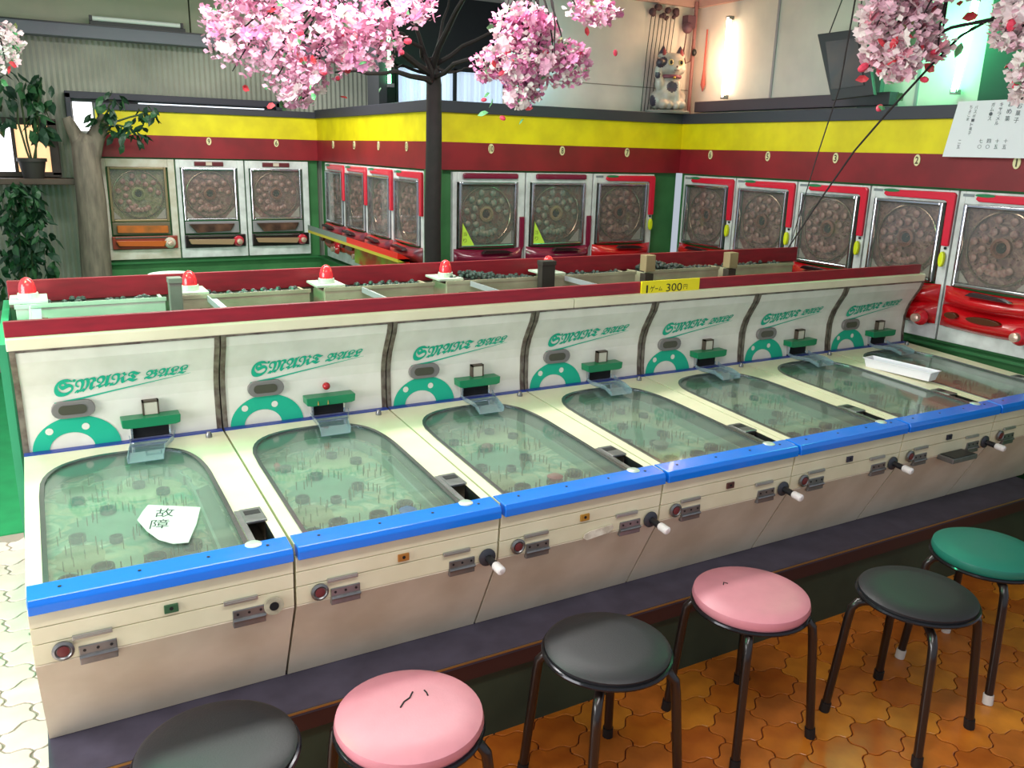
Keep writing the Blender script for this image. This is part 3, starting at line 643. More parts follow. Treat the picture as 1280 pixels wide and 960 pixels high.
def make_pachinko(style):
    W = WM-.012; t = thing('pachinko_machine', '', 'pachinko machine')
    fm = {'old': mat('frame_old', 'CFCBC0', .5, col2='B5AC98', nscale=10)}.get(style, WHITEF)
    x0, x1 = .006, W
    # outer frame
    fr = B().box((x0,0,.13),(x0+.05,.07,1.305)).box((x1-.085,0,.13),(x1,.07,1.305)).box((x0+.05,0,1.20),(x1-.085,.07,1.305)).box((x0,.0,0),(x1,.07,.13))
    fr.build('outer_frame', fm, t, bevel=.006)
    B().box((x0+.05,.068,.13),(x1-.085,.0705,1.20)).build('back_plate', BLACK, t)
    gx0, gx1, gz0, gz1 = x0+.065, x1-.11, .50, 1.20
    IM = CHROME if style != 'old' else mat('frame_brown', '8A7A5C', .4, .4)
    cf = B().box((gx0,-.03,gz0),(gx0+.03,.02,gz1)).box((gx1-.03,-.03,gz0),(gx1,.02,gz1)).box((gx0+.03,-.03,gz0),(gx1-.03,.02,gz0+.03)).box((gx0+.03,-.03,gz1-.03),(gx1-.03,.02,gz1))
    cf.build('glass_frame', IM, t, bevel=.008)
    B().box((gx0+.03,-.008,gz0+.03),(gx1-.03,-.003,gz1-.03)).build('glass', PGLASS, t)
    board = B().box((gx0+.01,.05,gz0+.005),(gx1-.01,.066,gz1-.005)).build('play_board', {'old': PFG, 'maroon': PFC}.get(style, PF), t)
    # curved rail
    cx, cz = (gx0+gx1)/2, (gz0+gz1)/2; R_ = (gz1-gz0)/2-.045
    pts = [(cx+R_*math.cos(a*PI/18), .035, cz+R_*math.sin(a*PI/18)) for a in range(-6,37-4)]
    B().tube(pts, .009, 6).build('ball_rail', mat('rail_metal', 'A8947C', .25, .8), t, smooth=True)
    c_ = B().lathe([(.085,.05),(.085,.015),(.06,.01),(.05,.03)], (cx,0,cz+.01), 20, 'y').build('centrepiece', mat('centre_'+style, {'old': '8A9060', 'maroon': 'A8946C'}.get(style, '8C5C4C'), .35, .2), t, smooth=True)
    B().lathe([(.045,.03),(.04,.025)], (cx,0,cz+.01), 14, 'y').build('centre_hole', HOLE, c_)
    rn = random.Random({'red': 1, 'maroon': 2, 'old': 3, 'dark': 4, 'oblique': 5}[style])
    cup = B().lathe([(.030,.05),(.034,.018),(.022,.008),(.008,.006)], (0,0,0), 10, 'y').mesh('catcher', CUPM if style != 'maroon' else mat('tulip_pale', 'B8A890', .35, col2='6A8A78', nscale=20), smooth=True)
    for k in range(22):
        ring_ = k % 2; a = 2*PI*k/22+.1; r = R_*(.52 if ring_ else .80)
        if k >= 16: a = -PI/2+(k-18.5)*.22; r = R_*.66
        o = bpy.data.objects.new('catcher', cup); C.objects.link(o); o.parent = t
        o.location = Vector((cx+r*math.cos(a), 0, cz+r*math.sin(a)))*U; o.rotation_euler = (0, rn.uniform(0,6), 0)
    o = pmesh_pins(rn.randrange(99)).build('pins', PINM, t); o['kind'] = 'stuff'
    for sx in (0,1):   # pale corner panels low in the glass
        xx = gx0+.035 if sx == 0 else gx1-.035; d = .09 if sx == 0 else -.13
        B().prism([(xx,gz0+.035),(xx+d,gz0+.035),(xx,gz0+.035+abs(d)*1.1)], .02, .03, 1).build('corner_panel', mat('corner_pale', 'B4B0A4', .5), t)
    # trim and trays
    if style in ('red', 'oblique'):
        tr_ = B().prism([(x0+.19,1.225),(x0+.16,1.245),(x0+.18,1.285),(x1-.02,1.29),(x1-.004,1.27),(x1-.004,.83),(x1-.07,.83),(x1-.075,1.20),(x1-.10,1.22)], -.03, .0, 1).build('red_trim', PRED, t, bevel=.008); tr_['label'] = 'glossy red corner trim'
        B().prism([(.25+.09*math.cos(q*.628), 1.278+.014*math.sin(q*.628)) for q in range(10)], -.034, -.03, 1).build('green_badge', mat('badge_green', '1C7A4A', .4), tr_)
        B().box((x0+.03,-.004,1.262),(x0+.13,0,1.285)).build('maker_plate', mat('plate_dim', '7E868C', .4), t)
        if style == 'red':
            tg = B().prism([(x1-.04+.026*math.cos(q*PI/6), .715+.07*math.sin(q*PI/6)) for q in range(12)], -.045, -.01, 1).build('lever_cover', mat('lever_yellow', 'DDE61A', .4), t, bevel=.008); tg['label'] = 'yellow oval lever cover'
            B().lathe([(.012,0),(.012,-.012)], (x1-.035,0,.81), 10, 'y').build('screw', BLACK, t)
        tm = PTRAY if style == 'red' else mat('tray_multi', 'D8301C', .3, col2='5A3040', nscale=5)
    elif style == 'maroon':
        B().box((x0+.11,-.035,1.235),(x1-.10,.0,1.295)).build('top_trim', PMAR, t, bevel=.02)
        B().prism([(x1-.065,.83),(x1-.01,.83),(x1-.01,.50),(x1-.04,.44),(x1-.10,.44),(x1-.065,.5)], -.03, 0, 1).build('side_trim', PMAR, t, bevel=.008)
        nt_ = B().prism([(gx0+.04,gz0+.03),(gx0+.19,gz0+.03),(gx0+.05,gz0+.27)], -.014, -.010, 1).build('green_note', mat('note_green', 'C2E64A', .6), t)
        b = B()
        for ch, zz in (('当', gz0+.13), ('り', gz0+.06)): put_text(b, ch, lambda u, v: (gx0+.06+.04*u, -.0145, zz+.045*v))
        b.build('writing', mat('ink_green', '5A6A20', .7), nt_)
        tm = PMAR
    else:
        tm = mat('tray_'+style, {'old': 'C86A2C', 'dark': '2A1C1C'}[style], .3, coat=.3, col2={'old': '8A5A30', 'dark': '6A4A3C'}[style], nscale=9)
        if style == 'dark':
            B().box((.24,-.02,1.225),(.62,.0,1.285)).build('top_badge', mat('badge_dark', '5E1A24', .4), t, bevel=.01)
            B().box((.39,-.026,1.235),(.47,-.02,1.28)).build('badge_pane', mat('badge_pale', 'C8B8A8', .4), t)
    if style in ('old', 'dark'):
        B().box((gx0,-.02,.33),(gx1,.02,.49)).build('upper_panel', mat('upanel_'+style, {'old': '6E6450', 'dark': '8E8C90'}[style], .4, .2), t, bevel=.006)
        u_ = B().prism([(gx0+.04,.46),(gx1-.06,.46),(gx1-.12,.36),(gx0+.14,.34)] if style == 'dark' else [(gx0+.05,.455),(gx1-.03,.445),(gx1-.03,.35),(gx0+.05,.36)], -.06, -.02, 1).build('upper_tray', tm, t, bevel=.012)
        B().box((gx0-.02,-.03,.14),(gx1+.08,.0,.31)).build('lower_panel', mat('lpanel_'+style, {'old': '8A3A2C', 'dark': '1E1416'}[style], .3), t, bevel=.01)
        B().prism([(gx0+.05,.19),(gx1-.10,.17),(gx1-.06,.245),(gx0+.02,.255)], -.07, -.03, 1).build('lower_tray', mat('ltray_'+style, {'old': 'C8642C', 'dark': 'A88A6C'}[style], .3, .2), t, bevel=.012)
        B().box((gx0+.02,-.036,.28),(gx1-.05,-.03,.30)).build('tray_strip', CHROME, t)
        kx, kz, kc = gx1-.02, .215, {'old': 'D6D2C0', 'dark': 'C8283C'}[style]
    else:
        # bulging upper tray
        def bulge(zc, h, d, name, m):
            b = B(); nx_, nz_ = 16, 8; vs = []
            for i in range(nx_+1):
                for j in range(nz_+1):
                    u_, v_ = i/nx_, j/nz_; x = x0+.012+(x1-x0-.03)*u_
                    y = -.006-d*math.sin(PI*v_)**.7*(math.sin(PI*min(1,max(0,u_)))**.45)
                    vs.append((x, y, zc+h*(v_-.5)+.02*math.sin(PI*u_)*(-1)))
            b.add(vs, [(i*(nz_+1)+j,(i+1)*(nz_+1)+j,(i+1)*(nz_+1)+j+1,i*(nz_+1)+j+1) for i in range(nx_) for j in range(nz_)])
            return b.build(name, m, t, smooth=True)
        bulge(.41, .17, .14, 'upper_tray', tm); bulge(.235, .19, .11, 'lower_tray', tm)
        B().prism([(.30,.455),(.34,.485),(.60,.475),(.68,.45),(.5,.452)], -.165, -.10, 1).build('tray_mouth', mat('mouth_dark', '2A1218', .4), t, bevel=.01)
        for a_, c__ in ((.12,.24),(.32,.62)):
            B().prism([((a_+c__)/2+(c__-a_)/2*math.cos(q*PI/8), .26+.028*math.sin(q*PI/8)) for q in range(16)], -.13, -.09, 1).build('tray_window', mat('twin_dark', '50260E', .3), t, bevel=.004)
        kx, kz, kc = x1-.11, .19, 'D02030'
        if style == 'maroon': kc = '7A1838'
    k_ = B().lathe([(.075,0),(.07,-.02),(.05,-.05)], (kx,-.03 if style in ('old','dark') else -.09,kz), 18, 'y').build('handle_ring', mat('hring_'+kc, kc, .25, coat=.4), t, smooth=True)
    B().lathe([(.04,-.05),(.038,-.09),(.015,-.10)], (kx,-.03 if style in ('old','dark') else -.09,kz), 14, 'y').build('handle_cap', mat('hcap', 'C8A898' if style != 'old' else '8A8A84', .25, .3), k_, smooth=True)
    return t
NUMS = []
def place(src, first, loc, rotz, label, group):
    o = src if first else copy_tree(src)
    o.location = Vector(loc)*U; o.rotation_euler = (0,0,rotz); o['label'] = label; o['group'] = group; return o
Z0 = 1.415
p_red, p_mar, p_old, p_dark, p_obl = [make_pachinko(s) for s in ('red','maroon','old','dark','oblique')]
rl_ = [('6','red trimmed pachinko machine on the right wall, nearest the corner below the cat'),('5','red trimmed pachinko machine, second from the corner on the right wall'),('3','red trimmed pachinko machine, third from the corner, behind the front row end'),('2','red trimmed pachinko machine, fourth from the corner, partly behind the red board end'),('1','red trimmed pachinko machine at the right frame edge under the paper menu')]
for k, (n_, lb) in enumerate(rl_): place(p_red, k == 0, (XR,4.94-k*WM,Z0), -PI/2, lb, 'pachinko machines on the right wall')
place(p_mar, True, (4.083,YM,Z0), 0, 'maroon trimmed pachinko machine below plate 10, beside the green pillar and dark trunk', 'pachinko machines on the middle wall')
place(p_mar, False, (4.083+WM,YM,Z0), 0, 'maroon trimmed pachinko machine in the middle of the middle wall', 'pachinko machines on the middle wall')
place(p_red, False, (4.083+2*WM,YM,Z0), 0, 'red trimmed pachinko machine on the middle wall, below the cat side end', 'pachinko machines on the middle wall')
place(p_old, True, (.98,YL,Z0), 0, 'yellowed old pachinko machine with orange trays at the far left', 'pachinko machines on the left back wall')
place(p_dark, True, (.98+WM,YL,Z0), 0, 'dark pachinko machine with red handle, middle of the left back wall', 'pachinko machines on the left back wall')
place(p_dark, False, (.98+2*WM,YL,Z0), 0, 'dark pachinko machine with red handle beside the green corner', 'pachinko machines on the left back wall')
ol = ['farthest','second farthest','second nearest','nearest']
for k in range(4): place(p_obl, k == 0, (XO,8.70-k*.875,Z0), -PI/2, ol[k]+' pachinko machine on the angled wall left of the trunk', 'pachinko machines on the angled wall')
# long coloured ledge below the angled wall
lg = thing('tray_ledge', 'red and yellow ledge running under the machines on the angled wall', 'ledge', (XO-.1,6.9,1.72), origin=(XO-.1,6.9,1.72))
B().prism([(XO-.16,1.80),(XO-.30,1.87),(XO-.30,1.80),(XO-.16,1.74)], 5.2, 6.9, 1).build('red_edge', mat('ledge_red', 'E8281C', .3), lg)
B().prism([(XO-.16,1.80),(XO-.30,1.87),(XO-.30,1.80),(XO-.16,1.74)], 6.9, 8.6, 1).build('grey_edge', mat('ledge_grey', '7C8C84', .3), lg)
B().box((XO-.30,5.2,1.765),(XO-.16,8.6,1.80)).build('yellow_edge', mat('ledge_yellow', 'C8B83C', .4), lg)
B().box((XO-.2,5.2,1.55),(XO-.14,6.9,1.74)).build('green_skirt', mat('ledge_green', '7FA838', .5, col2='A83A20', nscale=6), lg)

# number plates
NP = mat('plate_cream', 'E2D9A8', .5); NI = mat('plate_ink', '3A2A18', .6)
def plate(n_, loc, rotz, where):
    t = thing('number_plate', 'small oval number plate on the red band, '+where, 'number plate', loc, rotz)
    B().prism([(.032*math.cos(q*PI/8), .05*math.sin(q*PI/8)) for q in range(16)], -.014, -.004, 1).build('plate', NP, t)
    b = B(); w_ = .016 if len(n_) == 1 else .022
    put_text(b, n_, lambda u, v: (-w_+2*w_*u if n_ != '1' else -.006+.012*u, -.0155, -.032+.064*v), .02)
    b.build('digit', NI, t)
for k, (n_, wh) in enumerate([('6','right wall nearest the corner'),('5','right wall second from the corner'),('3','right wall in the middle, near the twigs'),('2','right wall just left of the paper menu'),('1','right wall under the paper menu')]): plate(n_, (XR,4.94-(k+.5)*WM,2.965), -PI/2, wh)
for k, (n_, wh) in enumerate([('10','middle wall nearest the dark trunk'),('8','middle wall, centre one'),('7','middle wall nearest the cat corner')]): plate(n_, (4.083+(k+.5)*WM,YM,2.965), 0, wh)
for k, (n_, wh) in enumerate([('9','left back wall above the middle machine'),('6','left back wall nearest the green corner')]): plate(n_, (.98+(k+1.5)*WM,YL,2.965), 0, wh)
for k in range(4): plate(['13','12','11','15'][k], (XO,8.26-k*.875,2.965), -PI/2, 'angled wall, '+ol[k])

# ------------------------------------------------------------------ neon tubes and lamps
def neon(name, label, p0, p1, r, col, em, strength, power, holder=True, n=8):
    t = thing(name, label, 'neon lamp', p0, origin=p0)
    B().tube([p0, p1], r, 10).build('tube', mat(name+'_glow', col, .4, emit=em, estr=strength), t, smooth=True)
    if holder:
        for q in (p0, p1): B().box((q[0]-.02,q[1]-.03,q[2]-.02),(q[0]+.05,q[1]+.03,q[2]+.02)).build('tube_holder', STEEL, t)
    return t
neon('fluorescent_tube', 'warm white glowing tube standing upright on the right wall near the corner', (7.36,4.60,3.62), (7.36,4.62,4.48), .028, 'FFFFFF', 'FFE6C0', 9, 0)
neon('neon_tube', 'bright green glowing tube upright on the right wall above the paper menu', (7.36,1.68,3.55), (7.36,1.60,4.45), .030, 'EFFFF0', '6CFFA0', 11, 0)
neon('neon_tube', 'thin green glowing tube seen between the blossoms and the dark bay', (4.02,6.67,3.66), (4.02,6.67,4.42), .020, 'A0FFC0', '40F080', 5, 0)
neon('neon_tube', 'pale cyan glowing tube behind the middle blossoms', (4.98,5.18,3.56), (4.98,5.18,4.25), .020, 'E0F8FF', '90E0FF', 7, 0)
point('warm_tube_light', (7.22,4.75,4.05), 3.2, (1, .55, .30), .1)
point('warm_tube_light_back', (6.9,5.0,4.0), 2.6, (1, .55, .25), .1)
point('green_tube_light', (7.2,1.75,4.0), 7, (.12, 1, .42), .1)
point('cyan_tube_light', (5.06,5.1,3.85), 2.2, (.25, .75, 1), .06)
bn = thing('blue_lantern', 'dark blue cylinder lamp beside the cyan tube', 'lamp', (4.80,5.18,3.6), origin=(4.80,5.18,3.6))
B().tube([(4.80,5.18,3.62),(4.80,5.18,3.95)], .05, 14).build('body', mat('blue_lamp', '123A9A', .3, emit='1848C8', estr=.5), bn, smooth=True)
B().lathe([(.055,3.60),(.055,3.625)], (4.80,5.18,0), 14).build('cap', BLACK, bn)
fl = thing('fluorescent_fixture', 'long unlit fluorescent tube on the grey beam at upper left', 'lamp', (1.6,YL-.2,4.33), origin=(1.6,YL-.2,4.33))
B().box((1.02,YL-.10,4.30),(2.12,YL+.02,4.345)).build('housing', mat('housing_dark', '2E2E30', .5), fl)
B().tube([(1.05,YL-.10,4.375),(2.06,YL-.10,4.375)], .028, 10).build('tube', mat('tube_off', 'E4E8E4', .3), fl, smooth=True)
for x in (1.03,2.08): B().box((x-.015,YL-.13,4.345),(x+.015,YL-.07,4.405)).build('end_holder', BLACK, fl)

# cat figure --------------------------------------------------------
def cat():
    cx, cy, z = 6.93, 5.08, 3.43
    t = thing('cat_figurine', 'white beckoning cat figurine with dark patches, paw raised, on the corner ledge', 'figurine', (cx,cy,z+.035), -.25)
    el = []
    def E(x, y, zz, rx, ry, rz): el.append((x,y,zz,rx,ry,rz))
    E(0,0,.15,.175,.15,.16); E(0,.0,.27,.14,.125,.14); E(0,-.01,.36,.10,.09,.08)      # seat, chest, neck
    E(0,-.03,.50,.165,.135,.145); E(-.10,-.06,.46,.07,.07,.06); E(.10,-.06,.46,.07,.07,.06); E(0,-.15,.455,.055,.04,.04)  # head, cheeks, muzzle
    E(-.11,-.10,.06,.06,.085,.055); E(.12,-.10,.06,.06,.085,.055); E(-.04,-.13,.05,.04,.06,.05); E(.045,-.13,.05,.04,.06,.05)  # feet
    E(.05,-.12,.16,.04,.045,.13); E(.06,-.10,.25,.045,.05,.09)                     # lowered foreleg
    E(-.14,-.04,.30,.055,.06,.10); E(-.175,-.06,.42,.045,.05,.10); E(-.17,-.09,.52,.055,.05,.05)   # raised foreleg and paw
    E(-.13,.02,.12,.09,.12,.11); E(.14,.02,.12,.09,.12,.11)
    b = B()
    for x, y, zz, rx, ry, rz in el: b.ball((x,y,zz), 1, 16, 10, (rx,ry,rz))
    for s in (-1,1): b.lathe([(.062,0),(.056,.04),(.008,.135)], (s*.108,-.01,.59), 12)
    o = bpy.data.objects.new('tmp', b.mesh('tmp', None)); C.objects.link(o)
    md = o.modifiers.new('r','REMESH'); md.mode = 'VOXEL'; md.voxel_size = .0075; md.use_smooth_shade = True
    ms = o.modifiers.new('s','SMOOTH'); ms.iterations = 4
    bpy.context.view_layer.update()
    me = bpy.data.meshes.new_from_object(o.evaluated_get(bpy.context.evaluated_depsgraph_get())); bpy.data.objects.remove(o)
    me.name = 'body'; me.materials.clear()
    me.materials.append(mat('cat_white', 'B8B0A8', .35, col2='958C86', nscale=14)); me.materials.append(mat('cat_patch', '3C3544', .35))  # white body greyed in its colour because the figure stands backlit
    spots = [((-.02,-.14,.26),.065),((.13,-.08,.30),.055),((-.19,0,.10),.065),((.20,-.02,.12),.06),((-.17,-.10,.54),.075),((-.11,0,.67),.075),((.11,0,.67),.075),((-.20,-.1,.38),.04),((.19,.0,.2),.05)]
    for p in me.polygons:
        c = p.center/U; p.use_smooth = True
        p.material_index = 1 if any((c-Vector(s)).length < r for s, r in spots) else 0
    bo = bpy.data.objects.new('body', me); C.objects.link(bo); bo.parent = t; t['_o'] = (0,0,0)
    for s in (-1,1):
        B().lathe([(.030,0),(.028,.03),(.006,.080)], (s*.110,-.042,.605), 10).build('inner_ear', mat('ear_red', '7A3038', .5), t, smooth=True)
        e = B().ball((s*.065,-.155,.525), .034, 12, 8, (1,.5,1)).build('eye', mat('eye_yellow', 'C8B070', .3), t, smooth=True)
        B().ball((s*.065,-.167,.525), .021, 10, 6, (1,.6,1.1)).build('pupil', BLACK, e, smooth=True)
    B().ball((0,-.195,.475), .012, 8, 5).build('nose', mat('nose_dark', '5A3A3A', .4), t, smooth=True)
    B().tube([(-.03,-.185,.44),(-.012,-.192,.433),(0,-.19,.442),(.012,-.192,.433),(.03,-.185,.44)], .004, 5).build('mouth', mat('nose_dark', '5A3A3A'), t)
    ring_ = [(.118*math.cos(a*PI/12), -.015+.108*math.sin(a*PI/12), .375) for a in range(25)]
    B().tube(ring_, .020, 8, cap=False).build('collar', mat('collar_red', '7A3A4C', .5), t, smooth=True)
    B().ball((0,-.135,.36), .018, 10, 6).build('bell', mat('bell', 'B08A3A', .3, .7), t, smooth=True)
    p_ = B().lathe([(.27,0),(.28,.02),(.26,.035)], (0,0,0), 24, sy=.6).build('plinth', mat('plinth_grey', '8E8884', .7, noise=.2, nscale=14))
    tag(p_, 'flat grey oval stand under the cat figurine', 'stand'); rest(p_, (cx+.01,cy,z)); p_.rotation_euler = (0,0,-.25)
cat()
# cords hanging behind the cat, with the bundle and socket on the wall
cd = thing('cord_bundle', 'seven thin cords hanging from a dark bundle behind the cat', 'cord', (6.9,UY-.03,4.5), origin=(6.9,UY-.03,4.5))
for k in range(7):
    x = 6.70+.058*k; B().tube([(x+.03,UY-.04,4.52),(x,UY-.03,4.1),(x-.03-.01*k,UY-.03,3.45)], .005, 5).build('cord', BLACK, cd)
b = B(); rn = random.Random(5)
for k in range(16): b.ball((rn.uniform(6.72,7.1), UY-.05, rn.uniform(4.5,4.62)), rn.uniform(.02,.045), 8, 5)
b.build('knotted_bundle', mat('bundle', '4A3038', .7), cd, smooth=True)
sk = thing('wall_socket', 'dark round socket with a looped cable beside the corner pipe', 'socket', (7.2,5.2,4.42), origin=(7.2,5.2,4.42))
B().ball((7.24,5.19,4.42), .065, 12, 8).box((7.22,5.17,4.42),(7.34,5.27,4.56)).build('socket_body', mat('socket', '5A3A48', .5), sk, smooth=True)
B().tube([(7.22,5.18,4.36),(7.20,5.18,4.15),(7.24,5.18,4.02),(7.31,5.18,4.05),(7.33,5.18,4.3)], .008, 6).build('cable', mat('cable', '5A3030', .6), sk, smooth=True)
B().tube([(7.20,5.18,4.2),(7.08,5.17,3.9)], .006, 5).build('cable', mat('cable', '5A3030', .6), sk)
B().ball((7.345,5.16,4.15), .03, 10, 6, (1,1,1.4)).build('cable_plug', BLACK, sk, smooth=True)
um = thing('rolled_flag', 'small rolled pink flag hanging from the corner pipe', 'flag', (7.42,5.0,4.4), origin=(7.42,5.0,4.4))
B().tube([(7.40,5.02,4.4),(7.40,5.02,3.95),(7.40,5.02,3.78),(7.40,5.02,3.70)], [.010,.014,.030,.004], 8).build('cloth', mat('flag_pink', '9A4A44', .7), um, smooth=True)
# black board hanging by strings
hb = thing('hanging_board', 'black framed board hanging tilted by two strings on the right wall', 'board', (7.0,2.62,3.8), origin=(7.0,2.62,3.8))
hbp = [(2.99,4.12),(2.44,4.12),(2.24,3.53),(2.72,3.50)]
B().prism([(a, b_) for a, b_ in hbp], 7.02, 7.06, 0).build('panel', mat('board_black', '2C2A30', .45), hb, bevel=.006)
B().prism([(2.87,4.04),(2.50,4.04),(2.36,3.62),(2.73,3.60)], 7.012, 7.02, 0).build('picture', mat('picture_dark', '3A2C2C', .3, col2='26242C', nscale=10), hb)
for a, b_ in (((7.03,2.85,4.12),(7.03,2.62,4.74)),((7.03,2.52,4.12),(7.03,2.52,4.74))): B().tube([a, b_], .006, 5).build('string', BLACK, hb)
# paper menu
pm = thing('paper_menu', 'white handwritten paper menu hanging over the bands at the right edge', 'paper', (XR-.06,1.1,3.0), origin=(XR-.06,1.1,3.0))
xx = XR-.06
B().add([(xx,1.51,3.0),(xx,.55,3.0),(xx,.55,3.45),(xx,1.44,3.45),(xx+.004,1.51,3.0),(xx+.004,.55,3.0),(xx+.004,.55,3.45),(xx+.004,1.44,3.45)], [(0,1,2,3),(7,6,5,4),(0,4,5,1),(1,5,6,2),(2,6,7,3),(3,7,4,0)]).build('sheet', mat('menu_paper', 'E2E4EA', .8), pm)
b = B()
def vtext(s, y0, z0, size, step):
    for i, ch in enumerate(s):
        yy = y0+.004*i; put_text(b, ch, lambda u, v: (xx-.003, yy-size*u, z0-i*step+size*v))
vtext('あめ菓', 1.005, 3.395, .040, .055); vtext('キャラメル', 1.075, 3.40, .030, .036); vtext('ガム・ス', 1.145, 3.40, .030, .036); vtext('パスポート菓子', 1.285, 3.385, .026, .034); vtext('ちょこま', 1.33, 3.39, .024, .032)
vtext('十五', .99, 3.115, .032, .045); vtext('十五', 1.06, 3.115, .032, .045); vtext('四〇', 1.13, 3.115, .032, .045); vtext('七〇', 1.20, 3.115, .032, .045); vtext('二五', 1.385, 3.11, .028, .04); vtext('お菓子', .93, 3.38, .04, .055)
b.build('handwriting', mat('menu_ink', '5A6066', .8), pm)

# ------------------------------------------------------------------ trees, plants, blossoms
BARK = mat('bark_dark', '241C1C', .8, noise=.3, nscale=20, bump=.4, bscale=30)
tr_ = thing('cherry_trunk', 'thin dark trunk with bare branches in front of the angled wall corner', 'tree', (3.72,4.72,0), origin=(3.72,4.72,0))
B().tube([(3.72,4.72,0),(3.73,4.72,1.2),(3.715,4.72,2.2),(3.73,4.72,3.0),(3.73,4.72,3.55),(3.70,4.70,3.8)], [.09,.085,.085,.08,.075,.06], 12).build('trunk', BARK, tr_, smooth=True)
rn = random.Random(11)
def limb(p, q, r, sag=.1, n=7):
    p = Vector(p); q = Vector(q); pts = []; 
    for i in range(n+1):
        t = i/n; v = p.lerp(q, t)+Vector((rn.uniform(-.03,.03), rn.uniform(-.03,.03), math.sin(PI*t)*sag+rn.uniform(-.02,.02))); pts.append(v)
    return pts, [r*(1-.75*i/n) for i in range(n+1)]
for q, r, s in [((2.0,3.5,3.75),.035,.15),((2.4,3.6,3.5),.03,.05),((3.2,4.3,4.5),.03,.05),((3.45,2.9,4.2),.035,.2),((3.6,2.6,3.6),.025,.1),((4.3,3.6,4.1),.025,.05),((2.9,4.2,3.95),.025,.1),((3.9,4.6,4.6),.02,0),((4.1,4.5,3.75),.02,-.05),((3.1,4.5,3.7),.02,.0)]:
    pts, rs = limb((3.72,4.70,3.55+rn.uniform(-.05,.25)), q, r, s); B().tube(pts, rs, 7).build('branch', BARK, tr_, smooth=True)

PINKS = [mat('petal_%d' % i, c, .6, spec=.3) for i, c in enumerate(['E4A4C2', 'EEC4D2', 'F0DFDF', 'DC84B2', 'E294A4'])]
LEAFG = [mat('leaf_a', '5FA06A', .5), mat('leaf_b', 'D8404C', .5), mat('leaf_c', '8A8A5A', .5)]
def flower_mesh(m, seed):
    rn = random.Random(seed); b = B()
    for k in range(5):
        a = 2*PI*k/5+rn.uniform(-.15,.15); c_, s_ = math.cos(a), math.sin(a); lift = rn.uniform(.1,.5)
        def P(r, w_, z): return (r*c_-w_*s_, r*s_+w_*c_, z)
        b.add([P(0,0,0),P(.024,-.022,.008*lift),P(.046,-.016,.03*lift),P(.040,0,.022*lift),P(.046,.016,.03*lift),P(.024,.022,.008*lift)], [(0,1,2,3),(0,3,4,5)])
    b.add([(.006,0,.004),(-.003,.005,.004),(-.003,-.005,.004),(0,0,.012)], [(0,1,3),(1,2,3),(2,0,3)])
    return b.mesh('blossom', m)
FM = [flower_mesh(m, i) for i, m in enumerate(PINKS)]+[flower_mesh(PINKS[0], 9), flower_mesh(PINKS[1], 10)]
LM = [B().add([(0,0,0),(.018,.02,.004),(.02,.045,0),(0,.07,-.006),(-.02,.045,0),(-.018,.02,.004),(0,.035,.01)], [(0,1,6),(1,2,6),(2,3,6),(3,4,6),(4,5,6),(5,0,6)]).mesh('leaf', m) for m in LEAFG]
BUD = B().ball((0,0,0), .02, 7, 5, (1,1,1.4)).mesh('bud', mat('bud', 'E0405C', .5))
def cluster(label, base, blobs, nfl, nlf, seed, palette, drops=14):
    """blobs: (centre, radii, weight) in the room's own coordinates"""
    rn = random.Random(seed); t = thing('blossom_branch', label, 'artificial flowers', base, origin=base, group='artificial cherry blossom branches')
    tot = sum(b_[2] for b_ in blobs)
    def pick():
        r = rn.uniform(0, tot)
        for c_, rad, w_ in blobs:
            r -= w_
            if r <= 0: break
        while True:
            v = Vector((rn.uniform(-1,1), rn.uniform(-1,1), rn.uniform(-1,1)))
            if v.length <= 1: break
        return Vector((c_[0]+v.x*rad[0], c_[1]+v.y*rad[1], c_[2]+v.z*rad[2]))
    bv = Vector(base)
    for c_, rad, w_ in blobs:
        for k in range(3):
            q = Vector(c_)+Vector((rn.uniform(-.8,.8)*rad[0], rn.uniform(-.8,.8)*rad[1], rn.uniform(-.9,.5)*rad[2]))
            pts = [bv.lerp(q, i/6)+Vector((rn.uniform(-.03,.03), rn.uniform(-.03,.03), .15*math.sin(PI*i/6)+rn.uniform(-.02,.02))) for i in range(7)]
            B().tube(pts, [.014*(1-.7*i/6) for i in range(7)], 5).build('twig', BARK, t, smooth=True)
    def put(me, v, s):
        o = bpy.data.objects.new(me.name.split('.')[0], me); C.objects.link(o); o.parent = t; o.location = (v-bv)*U
        o.rotation_euler = (rn.uniform(-1.9,1.9), rn.uniform(-1.2,1.2), rn.uniform(0,6.28)); o.scale = (s,s,s)
    for k in range(nfl): put(FM[rn.choice(palette)], pick(), rn.uniform(.75,1.3))
    for k in range(nlf): put(LM[rn.choice((0,0,1,2))], pick(), rn.uniform(.7,1.2))
    for k in range(drops):
        v = pick(); v.z -= rn.uniform(.05,.3); put(rn.choice((BUD, LM[1], LM[0])), v, rn.uniform(.8,1.3))
    # dense inner petals nobody could count
    b = B(); src = [(0,0,0),(.03,-.02,.01),(.045,0,.02),(.03,.02,.01)]
    for k in range(nfl*6):
        v = pick(); R3 = Matrix.Rotation(rn.uniform(0,6.28),3,'Z') @ Matrix.Rotation(rn.uniform(-1.5,1.5),3,'X')
        b.add([tuple(v+R3@Vector(p)) for p in src], [(0,1,2,3)])
    o = b.build('petals', PINKS[palette[0]], t); o['kind'] = 'stuff'
    b = B()
    for k in range(nfl*5):
        v = pick(); R3 = Matrix.Rotation(rn.uniform(0,6.28),3,'Z') @ Matrix.Rotation(rn.uniform(-1.5,1.5),3,'X')
        b.add([tuple(v+R3@Vector(p)) for p in src], [(0,1,2,3)])
    o = b.build('petals', PINKS[palette[-1]], t); o['kind'] = 'stuff'
